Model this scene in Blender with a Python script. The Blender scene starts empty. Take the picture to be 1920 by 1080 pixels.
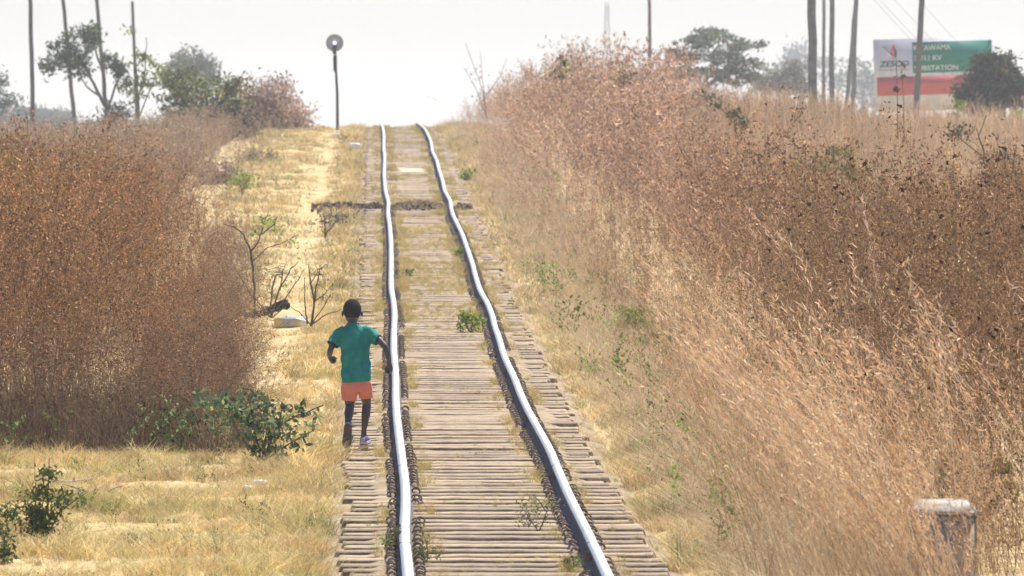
import bpy, math, random
import numpy as np
from mathutils import Vector, Matrix

rng = np.random.default_rng(11)
random.seed(5)
scn = bpy.context.scene
COL = scn.collection
CAMZ = 2.7            # camera height in metres above the ground beside the runner
F = 18000.0           # focal length in pixels of a 1920 px wide frame
HZ = 235.0            # row of the true horizon

# ------------------------------------------------------------------ helpers
class MB:
    """collects vertices, faces and vertex colours, builds ONE mesh object"""
    def __init__(s):
        s.v = []; s.c = []; s.f = []; s.n = 0
    def add(s, v, f, c=(1, 1, 1)):
        v = np.asarray(v, np.float32).reshape(-1, 3)
        f = np.asarray(f, np.int32)
        if len(v) == 0 or len(f) == 0: return
        c = np.asarray(c, np.float32)
        if c.ndim == 1: c = np.tile(c, (len(v), 1))
        s.v.append(v); s.c.append(c); s.f.append(f + s.n); s.n += len(v)
    def build(s, name, mat, parent=None, smooth=False, loc=None, color=True):
        me = bpy.data.meshes.new(name)
        V = np.concatenate(s.v)
        me.vertices.add(len(V)); me.vertices.foreach_set('co', V.ravel())
        loops = np.concatenate([f.ravel() for f in s.f])
        tot = np.concatenate([np.full(len(f), f.shape[1], np.int32) for f in s.f])
        st = np.concatenate(([0], np.cumsum(tot)[:-1])).astype(np.int32)
        me.loops.add(len(loops)); me.loops.foreach_set('vertex_index', loops)
        me.polygons.add(len(tot)); me.polygons.foreach_set('loop_start', st)
        try: me.polygons.foreach_set('loop_total', tot)
        except Exception: pass
        if smooth: me.polygons.foreach_set('use_smooth', np.ones(len(tot), bool))
        if color:
            C = np.concatenate(s.c)
            a = me.attributes.new('Col', 'FLOAT_COLOR', 'POINT')
            a.data.foreach_set('color', np.c_[C, np.ones(len(C), np.float32)].astype(np.float32).ravel())
        me.update(calc_edges=True)
        me.validate()
        return link(name, me, mat, parent, loc)

def link(name, me, mat=None, parent=None, loc=None):
    o = bpy.data.objects.new(name, me); COL.objects.link(o)
    if mat is not None:
        for m in (mat if isinstance(mat, (list, tuple)) else [mat]): me.materials.append(m)
    if parent is not None: o.parent = parent
    if loc is not None: o.location = loc
    return o
def tag(o, label=None, cat=None, group=None, kind=None):
    if label: o['label'] = label
    if cat: o['category'] = cat
    if group: o['group'] = group
    if kind: o['kind'] = kind
    return o
def empty(name, loc, label, cat, group=None):
    o = bpy.data.objects.new(name, None); COL.objects.link(o); o.location = loc
    o.empty_display_size = 0.2
    return tag(o, label, cat, group)
def at(x, y, d):
    """photo pixel at distance d -> world"""
    return np.array([(x - 960) / F * d, d, CAMZ - (y - HZ) / F * d])
def sm(a, b, x):
    t = np.clip((np.asarray(x, float) - a) / (b - a), 0, 1); return t * t * (3 - 2 * t)
_ph = np.random.default_rng(3).uniform(0, 6.28, (6, 12))
def nz(x, y, s=1.0, k=0):
    """cheap smooth noise, about -1..1"""
    x = np.asarray(x, float) / s; y = np.asarray(y, float) / s; r = 0
    p = _ph[k % 6]
    r = (np.sin(1.7 * x + 0.9 * y + p[0]) + np.sin(-1.1 * x + 1.9 * y + p[1]) + np.sin(2.9 * x - 2.3 * y + p[2]) * .7
         + np.sin(3.7 * x + 4.1 * y + p[3]) * .5 + np.sin(-5.9 * x + 3.1 * y + p[4]) * .4)
    return r / 2.4

# ------------------------------------------------------------------ solids
def tube(path, rad, n=6, cap=True):
    P = np.asarray(path, float); k = len(P)
    R = np.full(k, rad, float) if np.isscalar(rad) else np.asarray(rad, float)
    T = np.gradient(P, axis=0); T /= np.linalg.norm(T, axis=1)[:, None] + 1e-12
    ref = np.array([0.31, 0.87, 0.11]) if abs(T[0][1]) < .8 else np.array([.9, .1, .2])
    V = []
    a = np.linspace(0, 2 * np.pi, n, endpoint=False)
    for i in range(k):
        u = np.cross(T[i], ref); u /= np.linalg.norm(u) + 1e-9; w = np.cross(T[i], u)
        V.append(P[i] + R[i] * (np.cos(a)[:, None] * u + np.sin(a)[:, None] * w))
    V = np.concatenate(V)
    f = []
    for i in range(k - 1):
        for j in range(n):
            f.append((i * n + j, i * n + (j + 1) % n, (i + 1) * n + (j + 1) % n, (i + 1) * n + j))
    out = [(V, np.array(f))]
    if cap:
        V2 = np.concatenate([V[:n], V[-n:]])
        f2 = [tuple(range(n))[::-1], tuple(range(n, 2 * n))]
        out.append((V2, np.array(f2)))
    return out
def addtube(mb, path, rad, n=6, c=(1, 1, 1), cap=True):
    for v, f in tube(path, rad, n, cap): mb.add(v, f, c)
def box(mb, x0, x1, y0, y1, z0, z1, c=(1, 1, 1)):
    v = [(x, y, z) for z in (z0, z1) for y in (y0, y1) for x in (x0, x1)]
    f = [(0, 2, 3, 1), (4, 5, 7, 6), (0, 1, 5, 4), (2, 6, 7, 3), (0, 4, 6, 2), (1, 3, 7, 5)]
    mb.add(v, f, c)
def ellipsoid(mb, cen, r, nu=14, nv=9, c=(1, 1, 1)):
    th = np.linspace(0, np.pi, nv + 1)[1:-1]; ph = np.linspace(0, 2 * np.pi, nu, endpoint=False)
    V = [(0, 0, 1)] + [(math.sin(t) * math.cos(p), math.sin(t) * math.sin(p), math.cos(t)) for t in th for p in ph] + [(0, 0, -1)]
    V = np.array(V) * np.asarray(r) + np.asarray(cen)
    q = []; t3 = []
    m = len(th)
    for j in range(nu):
        t3.append((0, 1 + j, 1 + (j + 1) % nu))
        t3.append((len(V) - 1, 1 + (m - 1) * nu + (j + 1) % nu, 1 + (m - 1) * nu + j))
        for i in range(m - 1):
            a = 1 + i * nu
            q.append((a + j, a + nu + j, a + nu + (j + 1) % nu, a + (j + 1) % nu))
    n0 = mb.n
    mb.add(V, np.array(q), c)
    mb.f.append(np.array(t3, np.int32) + n0)

# ------------------------------------------------------------------ materials
def mat(name):
    m = bpy.data.materials.new(name); m.use_nodes = True
    nt = m.node_tree; nt.nodes.clear()
    out = nt.nodes.new('ShaderNodeOutputMaterial')
    return m, nt, out
def N(nt, t, **kw):
    n = nt.nodes.new(t)
    for k, v in kw.items(): setattr(n, k, v)
    return n
def noise(nt, scale, detail=4, rough=.6, vec=None, stretch=None):
    n = N(nt, 'ShaderNodeTexNoise'); n.inputs['Scale'].default_value = scale
    n.inputs['Detail'].default_value = detail; n.inputs['Roughness'].default_value = rough
    tc = N(nt, 'ShaderNodeTexCoord')
    src = tc.outputs['Object']
    if stretch:
        mp = N(nt, 'ShaderNodeMapping'); mp.inputs['Scale'].default_value = stretch
        nt.links.new(src, mp.inputs['Vector']); src = mp.outputs['Vector']
    nt.links.new(src, n.inputs['Vector'])
    return n
def ramp(nt, src, stops):
    r = N(nt, 'ShaderNodeValToRGB')
    el = r.color_ramp.elements
    while len(el) < len(stops): el.new(.5)
    for e, (p, c) in zip(el, stops): e.position = p; e.color = (*c, 1)
    nt.links.new(src, r.inputs['Fac']); return r
def mixc(nt, fac, a, b, mode='MIX'):
    m = N(nt, 'ShaderNodeMix', data_type='RGBA', blend_type=mode)
    for s, v in ((m.inputs[0], fac), (m.inputs[6], a), (m.inputs[7], b)):
        if hasattr(v, 'is_output'): nt.links.new(v, s)
        elif isinstance(v, (int, float)): s.default_value = v
        else: s.default_value = (*v, 1)
    return m.outputs[2]
def foliage_mat(name, trans=.35, rough_var=.0):
    m, nt, out = mat(name)
    a = N(nt, 'ShaderNodeAttribute', attribute_name='Col')
    d = N(nt, 'ShaderNodeBsdfDiffuse'); t = N(nt, 'ShaderNodeBsdfTranslucent')
    mx = N(nt, 'ShaderNodeMixShader'); mx.inputs[0].default_value = trans
    for s in (d, t): nt.links.new(a.outputs['Color'], s.inputs['Color'])
    nt.links.new(d.outputs[0], mx.inputs[1]); nt.links.new(t.outputs[0], mx.inputs[2])
    nt.links.new(mx.outputs[0], out.inputs['Surface'])
    return m
def solid(name, stops, scale=20, rough=.8, metal=0.0, bump=0.0, stretch=None, spec=.3, detail=5, bscale=None):
    """procedural: noise-driven colour between the stops"""
    m, nt, out = mat(name)
    b = N(nt, 'ShaderNodeBsdfPrincipled')
    n = noise(nt, scale, detail, .65, stretch=stretch)
    r = ramp(nt, n.outputs['Fac'], stops)
    nt.links.new(r.outputs['Color'], b.inputs['Base Color'])
    b.inputs['Roughness'].default_value = rough; b.inputs['Metallic'].default_value = metal
    b.inputs['Specular IOR Level'].default_value = spec
    if bump:
        bn = noise(nt, bscale or scale * 2, 5, .7, stretch=stretch)
        bp = N(nt, 'ShaderNodeBump'); bp.inputs['Strength'].default_value = bump; bp.inputs['Distance'].default_value = .02
        nt.links.new(bn.outputs['Fac'], bp.inputs['Height']); nt.links.new(bp.outputs['Normal'], b.inputs['Normal'])
    nt.links.new(b.outputs[0], out.inputs['Surface'])
    return m
def vcol_mat(name, rough=.7, spec=.25, amount=.25, scale=30, bump=0):
    m, nt, out = mat(name)
    b = N(nt, 'ShaderNodeBsdfPrincipled'); a = N(nt, 'ShaderNodeAttribute', attribute_name='Col')
    n = noise(nt, scale, 4, .6); r = ramp(nt, n.outputs['Fac'], [(.3, (1 - amount,) * 3), (.7, (1 + amount * .4,) * 3)])
    nt.links.new(mixc(nt, 1.0, a.outputs['Color'], r.outputs['Color'], 'MULTIPLY'), b.inputs['Base Color'])
    b.inputs['Roughness'].default_value = rough; b.inputs['Specular IOR Level'].default_value = spec
    if bump:
        bp = N(nt, 'ShaderNodeBump'); bp.inputs['Strength'].default_value = bump; bp.inputs['Distance'].default_value = .01
        nt.links.new(n.outputs['Fac'], bp.inputs['Height']); nt.links.new(bp.outputs['Normal'], b.inputs['Normal'])
    nt.links.new(b.outputs[0], out.inputs['Surface'])
    return m

M_DRY = foliage_mat('dry_leaf', .16)
M_GREEN = foliage_mat('green_leaf', .4)
M_BARK = vcol_mat('bark', .9, .1, .4, 25)
M_PAINT = vcol_mat('sign_paint', .6, .3, .10, 3)

# ------------------------------------------------------------------ the lie of the land
_d = np.array([30, 40, 54.7, 70.7, 87.5, 102.3, 122.3, 147, 165, 189.5, 209, 232, 259, 298, 320, 345, 400, 470, 600, 1000, 3000])
_z = np.array([-2.59, -2.575, -2.56, -2.506, -2.43, -2.30, -2.106, -1.76, -1.47, -1.06, -.755, -.385, -.075, .085, .05, -.1, -.7, -1.3, -1.8, -2.2, -2.4])
_gy = np.arange(20, 700, .5)
_gz = np.interp(_gy, _d, _z)
_k = np.exp(-.5 * (np.arange(-40, 41) * .5 / 6.0) ** 2); _k /= _k.sum()
_gz = np.convolve(np.pad(_gz, 40, 'edge'), _k, 'valid')
def zr(Y):
    """rail-top height along the line"""
    Y = np.asarray(Y, float)
    return CAMZ + np.where(Y < 690, np.interp(Y, _gy, _gz), np.interp(Y, _d, _z))
LT = np.array([(718,240),(719.8,257),(719.3,279),(721,288.5),(721,303),(720,322),(721.7,350),(724.4,364),(728.5,377),(727,398),(728.5,409),(730.4,418),(733,453),(733.3,487),(733,520),(733.3,542),(737.3,558),(740,587),(738.2,620),(737.8,653),(740,673),(742,707),(741.5,740),(743.3,773),(747,807),(751,840),(755.7,873),(760,910),(760.7,942),(759.5,967),(757,990),(758.7,1015),(762.5,1042),(765.5,1078)])
RT = np.array([(797,241.5),(807.8,264),(810.5,283),(819,300),(822.6,316),(829,335),(833.7,357),(844,374),(845.7,390),(850.4,405),(857.5,418),(867.8,440),(877.8,469),(886.7,495.5),(892,518),(900,543),(913,564),(923,589),(927.8,611),(935.5,631),(944.4,664),(955.5,687),(966.7,711),(975.5,735.5),(989,764),(1004.4,793),(1020,820),(1033,844),(1045,874),(1057.5,905),(1072.5,937),(1090,972),(1110,1010),(1125,1045),(1140,1077)])
_yy = np.arange(45, 297, .25); _img = HZ - F * (zr(_yy) - CAMZ) / _yy
def row_to_y(row): return np.interp(-np.asarray(row), -_img, _yy)
_L = np.array([((x - 960) / F * row_to_y(y), row_to_y(y)) for x, y in LT])[::-1]
_R = np.array([((x - 960) / F * row_to_y(y), row_to_y(y)) for x, y in RT])[::-1]
_ym = np.linspace(55, 250, 100)
_mid = (np.interp(_ym, _L[:, 1], _L[:, 0]) + np.interp(_ym, _R[:, 1], _R[:, 0])) / 2
_pf = np.polyfit((_ym - 150) / 100, _mid, 2)
_sl = np.polyval(np.polyder(_pf), 1.5) / 100
def xc(Y):
    Y = np.asarray(Y, float)
    v = np.polyval(_pf, (np.clip(Y, 0, 300) - 150) / 100)
    return v + np.where(Y > 300, _sl * (np.minimum(Y, 700) - 300), 0)
_ry = np.arange(44, 312, .25)
def _rail(tr, side):
    base = xc(_ry) + side * .57
    off = np.interp(tr[:, 1], tr[:, 1], tr[:, 0]) - (xc(tr[:, 1]) + side * .57)
    off = np.clip(off, -.09, .09)
    yy = np.concatenate(([44.], tr[:, 1], [290, 312.])); oo = np.concatenate(([off[0]], off, [0, 0]))
    w = np.interp(_ry, yy, oo)
    k = np.exp(-.5 * (np.arange(-20, 21) * .25 / 1.3) ** 2); k /= k.sum()
    return base + np.convolve(np.pad(w, 20, 'edge'), k, 'valid')
RX = {-1: _rail(_L, -1), 1: _rail(_R, 1)}
def railx(side, Y): return np.interp(Y, _ry, RX[side])

def ground(X, Y):
    X = np.asarray(X, float); Y = np.asarray(Y, float)
    u = X - xc(Y)
    base = zr(Y) - .152
    side = sm(3.6, 9, np.abs(u)) * sm(165, 240, Y)
    pl = CAMZ + np.where(u > 0, -.55 - 1.2 * sm(380, 700, Y), -1.05 - .9 * sm(450, 800, Y))
    g = base * (1 - side) + pl * side
    rough = sm(1.1, 2.2, np.abs(u))
    g = g + rough * (.035 * nz(X, Y, 1.1, 0) + .02 * nz(X, Y, .37, 1))
    # shallow trodden path left of the sleepers
    g = g - .05 * np.exp(-((u + 1.9) / .3) ** 2) * sm(80, 100, Y)
    return g - .07 * (1 - sm(1.0, 1.25, np.abs(u)))

def foot(x, row, lo=50.5, hi=292):
    """distance at which the ground (or the bed between the rails) shows at this pixel"""
    dd = np.linspace(lo, hi, 3000); X = (x - 960) / F * dd; u = X - xc(dd)
    g = np.where(np.abs(u) < 1.05, zr(dd) - .14, ground(X, dd))
    r = HZ - F * (g - CAMZ) / dd
    i = np.argmax(r <= row) if (r <= row).any() else 0
    return float(dd[i])
# ------------------------------------------------------------------ ground sheet and track bed
def sheet(name, us, ys, hfun, m, lab):
    U, Y = np.meshgrid(us, ys); X = U + xc(Y)
    Z = hfun(X, Y, U)
    nx, ny = len(us), len(ys)
    i = np.arange(nx * ny).reshape(ny, nx)
    f = np.stack([i[:-1, :-1], i[:-1, 1:], i[1:, 1:], i[1:, :-1]], -1).reshape(-1, 4)
    mb = MB(); mb.add(np.stack([X, Y, Z], -1).reshape(-1, 3), f)
    o = mb.build(name, m, smooth=True, color=False)
    return tag(o, lab, kind='structure')

def ground_mat():
    m, nt, out = mat('dry_ground')
    b = N(nt, 'ShaderNodeBsdfPrincipled')
    n1 = noise(nt, .55, 5, .6); n2 = noise(nt, 9, 6, .7); n3 = noise(nt, 60, 3, .6)
    r1 = ramp(nt, n1.outputs['Fac'], [(.32, (.58, .43, .20)), (.55, (.68, .51, .26)), (.72, (.72, .57, .33))])
    r2 = ramp(nt, n2.outputs['Fac'], [(.3, (.62, .60, .58)), (.6, (1.05, 1.04, 1.0))])
    r3 = ramp(nt, n3.outputs['Fac'], [(.3, (.75, .74, .72)), (.6, (1.05, 1.05, 1.05))])
    c = mixc(nt, 1, r1.outputs['Color'], r2.outputs['Color'], 'MULTIPLY')
    c = mixc(nt, 1, c, r3.outputs['Color'], 'MULTIPLY')
    nt.links.new(c, b.inputs['Base Color']); b.inputs['Roughness'].default_value = .95; b.inputs['Specular IOR Level'].default_value = .1
    bp = N(nt, 'ShaderNodeBump'); bp.inputs['Strength'].default_value = .6; bp.inputs['Distance'].default_value = .02
    nt.links.new(n2.outputs['Fac'], bp.inputs['Height']); nt.links.new(bp.outputs['Normal'], b.inputs['Normal'])
    nt.links.new(b.outputs[0], out.inputs['Surface']); return m
M_GROUND = ground_mat()
us = np.unique(np.concatenate([-np.geomspace(8, 1400, 26), np.arange(-8, 8.01, .25), np.geomspace(8, 1400, 26)]))
ys = np.unique(np.concatenate([np.arange(-60, 40, 10), np.arange(40, 320, .8), np.geomspace(320, 2400, 50)]))
sheet('ground', us, ys, lambda X, Y, U: ground(X, Y), M_GROUND, 'dry straw coloured ground rising to the crest of the line')

def bed_cover(u, Y):
    """depth of the dust below the sleeper tops (negative: the sleeper is buried)"""
    a = .019 + .014 * nz(u * .35, Y, 2.1, 2) + .020 * sm(.76, .84, np.abs(u)) + .009 * sm(90, 60, Y) + .006 * nz(u * .2, Y, 1.0, 5) + .005 * nz(u, Y, .45, 3)
    a = a + .012 * np.exp(-((Y - 66) / 5) ** 2) * (u > 0)      # washed-out stretch by the joint
    far = sm(95, 150, Y)
    a = a - .004 * far
    a = a - .020 * np.exp(-((np.abs(np.abs(u) - .70)) / .09) ** 2) - .008 * np.exp(-((np.abs(u) - .40) / .08) ** 2)
    return a
def bed_h(X, Y, U):
    t = zr(Y) - .130 - np.clip(bed_cover(U, Y), -.03, .055)
    e = sm(1.02, 1.2, np.abs(U))
    return t * (1 - e) + (ground(X, Y) - .015) * e
def bed_mat():
    m, nt, out = mat('track_dust')
    b = N(nt, 'ShaderNodeBsdfPrincipled')
    n1 = noise(nt, 1.4, 5, .65); n2 = noise(nt, 35, 6, .75)
    r1 = ramp(nt, n1.outputs['Fac'], [(.35, (.33, .245, .15)), (.6, (.48, .365, .23))])
    r2 = ramp(nt, n2.outputs['Fac'], [(.3, (.5, .48, .46)), (.6, (1.05, 1.05, 1.05))])
    nt.links.new(mixc(nt, 1, r1.outputs['Color'], r2.outputs['Color'], 'MULTIPLY'), b.inputs['Base Color'])
    b.inputs['Roughness'].default_value = .95; b.inputs['Specular IOR Level'].default_value = .1
    bp = N(nt, 'ShaderNodeBump'); bp.inputs['Strength'].default_value = .8; bp.inputs['Distance'].default_value = .012
    nt.links.new(n2.outputs['Fac'], bp.inputs['Height']); nt.links.new(bp.outputs['Normal'], b.inputs['Normal'])
    nt.links.new(b.outputs[0], out.inputs['Surface']); return m
M_BED = bed_mat()
sheet('track_bed', np.arange(-1.22, 1.221, .061), np.arange(46, 312, .12), bed_h, M_BED, 'dusty track bed packed between the sleepers')

# pale sand where a footpath crosses the line
M_SAND = solid('pale_sand', [(.3, (.52, .43, .30)), (.7, (.64, .54, .40))], 6, .95, bump=.3)
def sand_h(X, Y, U): return zr(Y) - .124 - .05 * sm(.18, .46, np.abs(U + .02) + .10 * nz(U, Y, .5, 2)) - .07 * sm(.35, 1, np.abs(Y - 205) / 3.4 + .22 * nz(U * 3, Y, 1.3, 4))
sheet('sand_patch', np.arange(-.48, .481, .06), np.arange(201.6, 208.5, .3), sand_h, M_SAND, 'pale sand patch lying between the rails')

# ------------------------------------------------------------------ sleepers
M_SLEEP = []
for k, (a, b_) in enumerate([((.27, .195, .12), (.52, .39, .25)), ((.20, .145, .10), (.43, .325, .22)), ((.30, .215, .13), (.58, .44, .28))]):
    M_SLEEP.append(solid('rusty_steel_%s' % 'abc'[k], [(.3, a), (.62, b_)], 9, .85, bump=.25, stretch=(1, 4, 1), spec=.2, bscale=25))
M_SIDE = solid('shade_toned_rust', [(.32, (.085, .058, .042)), (.66, (.21, .145, .10))], 14, .85, bump=.3, spec=.2)  # rust sides, toned extra dark to paint in the shade of the gaps
M_CLIP = solid('dark_iron', [(.35, (.13, .095, .07)), (.7, (.36, .27, .20))], 60, .7, bump=.3, spec=.3)

def sleeper_mesh(seed, m):
    r = np.random.default_rng(seed)
    xs = np.concatenate([[-.985, -.972], np.linspace(-.95, .95, 22), [.972, .985]])
    # pressed steel trough: flat top with rounded shoulders, ends folded down
    prof = [(-.135, -.085), (-.105, -.012), (-.092, -.002), (-.05, 0), (.05, 0), (.092, -.002), (.105, -.012), (.135, -.085)]
    V = []; n = len(prof)
    wob = np.cumsum(r.normal(0, .0012, len(xs))); wob -= wob.mean()
    edge = r.normal(0, .003, (len(xs), n))
    for i, x in enumerate(xs):
        e = max(0, (abs(x) - .972) / .012)
        for j, (y, z) in enumerate(prof):
            V.append((x, y + edge[i, j], z + wob[i] - .03 * e))
    f = [(i * n + j, i * n + j + 1, (i + 1) * n + j + 1, (i + 1) * n + j) for i in range(len(xs) - 1) for j in range(n - 1)]
    mb = MB(); mb.add(V, np.array(f)[:, ::-1])
    mb.add(np.array(V[:n] + V[-n:]), np.array([tuple(range(n)), tuple(range(2 * n - 1, n - 1, -1))]))
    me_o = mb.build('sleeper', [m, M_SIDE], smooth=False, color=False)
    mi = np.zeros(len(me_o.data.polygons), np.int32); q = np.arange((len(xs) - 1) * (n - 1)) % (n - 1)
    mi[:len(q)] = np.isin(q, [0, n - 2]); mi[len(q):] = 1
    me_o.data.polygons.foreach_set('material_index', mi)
    return me_o
def clip_mesh():
    mb = MB()
    # iron shoulder with a bent spring rod arching over it
    t = np.linspace(0, np.pi, 9)
    for yy, hh in ((-.045, .034), (.042, .030)):
        p = np.c_[-.028 * np.cos(t), yy + .012 * np.sin(2 * t), .004 + hh * np.sin(t)]
        addtube(mb, p, .0062, 6)
    addtube(mb, [(-.028, -.05, .008), (-.03, .045, .007)], .0062, 6)
    addtube(mb, [(.028, -.05, .008), (.03, .05, .006)], .0065, 6)
    v = [(-.024, -.04, -.004), (.032, -.05, -.006), (.032, .05, -.006), (-.024, .04, -.004), (-.016, -.028, .014), (.020, -.034, .012), (.020, .034, .012), (-.016, .028, .014)]
    mb.add(v, [(4, 5, 6, 7), (0, 1, 5, 4), (1, 2, 6, 5), (2, 3, 7, 6), (3, 0, 4, 7)])
    o = mb.build('rail_clip', M_CLIP, smooth=False, color=False); me = o.data; bpy.data.objects.remove(o); return me
protos = []
for k in range(6):
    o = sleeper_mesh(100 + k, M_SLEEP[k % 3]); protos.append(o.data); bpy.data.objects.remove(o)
CLIP = clip_mesh()
Ys = []; y = 50.2
r2 = np.random.default_rng(9)
while y < 304:
    Ys.append(y); y += .6 + r2.normal(0, .018)
SL_LABEL = 'rust brown steel sleeper half sunk in dust under the two rails'
for i, y in enumerate(Ys[:300]):
    slope = float(zr(y + .5) - zr(y - .5)); ang = -float(xc(y + .5) - xc(y - .5))
    o = bpy.data.objects.new('sleeper', protos[int(r2.integers(0, 6))]); COL.objects.link(o)
    o.scale = (r2.uniform(.965, 1.03), 1, 1); o.location = (float(xc(y)) + r2.normal(0, .022), y, float(zr(y)) - .1285 - abs(r2.normal(0, .004)))
    o.rotation_euler = (math.atan(slope) + r2.normal(0, .006), r2.normal(0, .0028), ang + r2.normal(0, .010))
    tag(o, SL_LABEL, 'railway sleeper', 'sleepers under the railway line')
    if y < 172:
        inv = o.matrix_basis.inverted()
        for s in (-1, 1):
            for q in (-1, 1):
                if r2.random() < .06 + .5 * (nz(s * 3 + q, y, 3.1, 1) > .45): continue
                c = bpy.data.objects.new('rail_clip', CLIP); COL.objects.link(c); c.parent = o
                w = Vector((float(railx(s, y)) + q * .084, y + r2.normal(0, .012), float(zr(y)) - .1265))
                c.location = inv @ w
                c.rotation_euler = (r2.normal(0, .08), r2.normal(0, .08), (0 if q > 0 else math.pi) + r2.normal(0, .15))
mb = MB()
far_src = protos[0]
sv = np.array([v.co[:] for v in far_src.vertices]); sf4 = np.array([p.vertices[:] for p in far_src.polygons if len(p.vertices) == 4])
for y in Ys[300:]:
    c, s = math.cos(.016), math.sin(.016)
    v = sv.copy(); v = np.c_[v[:, 0] * c - v[:, 1] * s + float(xc(y)), v[:, 0] * s + v[:, 1] * c + y, v[:, 2] + float(zr(y)) - .129]
    mb.add(v, sf4)
tag(mb.build('sleepers', M_SLEEP[1], color=False), 'far steel sleepers near the crest of the line', kind='stuff')

# ------------------------------------------------------------------ rails
def rail_mats():
    m, nt, out = mat('polished_rail_head')
    b = N(nt, 'ShaderNodeBsdfPrincipled')
    n = noise(nt, 8, 4, .6, stretch=(6, .15, 1)); r = ramp(nt, n.outputs['Fac'], [(.3, (.55, .52, .445)), (.7, (.75, .705, .605))])
    nt.links.new(r.outputs['Color'], b.inputs['Base Color'])
    b.inputs['Metallic'].default_value = 1; b.inputs['Roughness'].default_value = .46
    nt.links.new(b.outputs[0], out.inputs['Surface'])
    return m
M_HEAD = rail_mats()
M_WEB = solid('rusty_rail_web', [(.3, (.085, .07, .065)), (.7, (.19, .145, .12))], 30, .75, bump=.2, stretch=(1, .3, 1))
RP = [(-.055, -.127), (-.055, -.117), (-.010, -.105), (-.008, -.045), (-.032, -.035), (-.034, -.012), (-.028, -.003), (-.014, 0),
      (.014, 0), (.028, -.003), (.034, -.012), (.032, -.035), (.008, -.045), (.010, -.105), (.055, -.117), (.055, -.127)]
J0 = 70.9
joints = [J0 + 12.2 * k for k in range(-1, 19)]
for s, lab in ((-1, 'left rail with white shining head beside the running boy'), (1, 'right rail with white shining head and dark inner side')):
    root = empty('rail', (float(railx(s, 50)), 50, float(zr(50)) - .127), lab, 'rail')
    ro = np.array(root.location)
    yy = np.arange(46, 308, .3)
    px = railx(s, yy); pz = zr(yy)
    # the joints of old track dip a little
    for j in joints: pz = pz - .007 * np.exp(-np.abs(yy - j) / .8)
    n = len(RP); prof = np.array(RP)
    V = np.zeros((len(yy), n, 3)); V[:, :, 0] = px[:, None] + prof[None, :, 0]; V[:, :, 1] = yy[:, None]; V[:, :, 2] = pz[:, None] + prof[None, :, 1]
    V -= ro
    idx = np.arange(len(yy) * n).reshape(len(yy), n)
    j = np.arange(n); j2 = (j + 1) % n
    f = np.stack([idx[:-1][:, j], idx[:-1][:, j2], idx[1:][:, j2], idx[1:][:, j]], -1)
    head = np.isin(j, [5, 6, 7, 8, 9])
    for nm, sel, mm in (('rail_head', head, M_HEAD), ('rail_web', ~head, M_WEB)):
        b_ = MB(); b_.add(V.reshape(-1, 3), f[:, sel].reshape(-1, 4))
        if nm == 'rail_web':
            b_.add(V[0], np.array([tuple(range(n))])); b_.add(V[-1], np.array([tuple(range(n))[::-1]]))
        b_.build(nm, mm, root, smooth=False, color=False)
    for jy in joints:
        if jy > 180: break
        m_ = MB(); x0 = float(railx(s, jy)); z0 = float(zr(jy)) - .007
        for q in (-1, 1):
            box(m_, *(sorted((x0 + q * .011, x0 + q * .028))), jy - .28, jy + .28, z0 - .10, z0 - .05)
            for k in (-.2, -.07, .07, .2):
                addtube(m_, [(x0 + q * .028, jy + k, z0 - .075), (x0 + q * .05, jy + k, z0 - .075)], .014, 6)
        m_.v = [v - ro.astype(np.float32) for v in m_.v]
        m_.build('fishplate', M_CLIP, root, color=False)
        g = MB(); box(g, x0 - .0345, x0 + .0345, jy - .006, jy + .006, z0 - .03, z0 + .0012)
        g.v = [v - ro.astype(np.float32) for v in g.v]
        g.build('rail_joint', M_CLIP, root, color=False)
# ------------------------------------------------------------------ dry vegetation (uncountable: stuff)
def rot_rand(r, n):
    q = r.normal(size=(n, 4)); q /= np.linalg.norm(q, axis=1)[:, None]
    w, x, y, z = q.T
    return np.stack([np.stack([1 - 2 * (y * y + z * z), 2 * (x * y - w * z), 2 * (x * z + w * y)], -1),
                     np.stack([2 * (x * y + w * z), 1 - 2 * (x * x + z * z), 2 * (y * z - w * x)], -1),
                     np.stack([2 * (x * z - w * y), 2 * (y * z + w * x), 1 - 2 * (x * x + y * y)], -1)], 1)
def flecks(r, P, L, W, kind=4, up=0.0):
    """small leaf shaped faces at P: kind 4 = lozenge with a fold, 3 = triangle"""
    n = len(P); L = np.broadcast_to(L, n); W = np.broadcast_to(W, n)
    ax = r.normal(size=(n, 3)); ax[:, 2] += up; ax /= np.linalg.norm(ax, axis=1)[:, None]
    b = np.cross(ax, r.normal(size=(n, 3))); b /= np.linalg.norm(b, axis=1)[:, None] + 1e-9
    if kind == 4:
        v = np.stack([P - ax * L[:, None] * .5, P + b * W[:, None] * .5 - ax * L[:, None] * .05, P + ax * L[:, None] * .5, P - b * W[:, None] * .5 - ax * L[:, None] * .05], 1)
    else:
        v = np.stack([P - ax * L[:, None] * .5 - b * W[:, None] * .4, P - ax * L[:, None] * .5 + b * W[:, None] * .4, P + ax * L[:, None] * .5], 1)
    return v.reshape(-1, 3), np.arange(n * kind).reshape(n, kind)
def ribbon(r, pts, w0, w1):
    P = np.asarray(pts); k = len(P); a = r.uniform(0, np.pi)
    d = np.array([math.cos(a), math.sin(a), 0.0]); w = np.linspace(w0, w1, k)[:, None] * .5
    V = np.concatenate([P - d * w, P + d * w]); i = np.arange(k - 1)
    return V, np.stack([i, i + k, i + k + 1, i + 1], -1)
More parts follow.
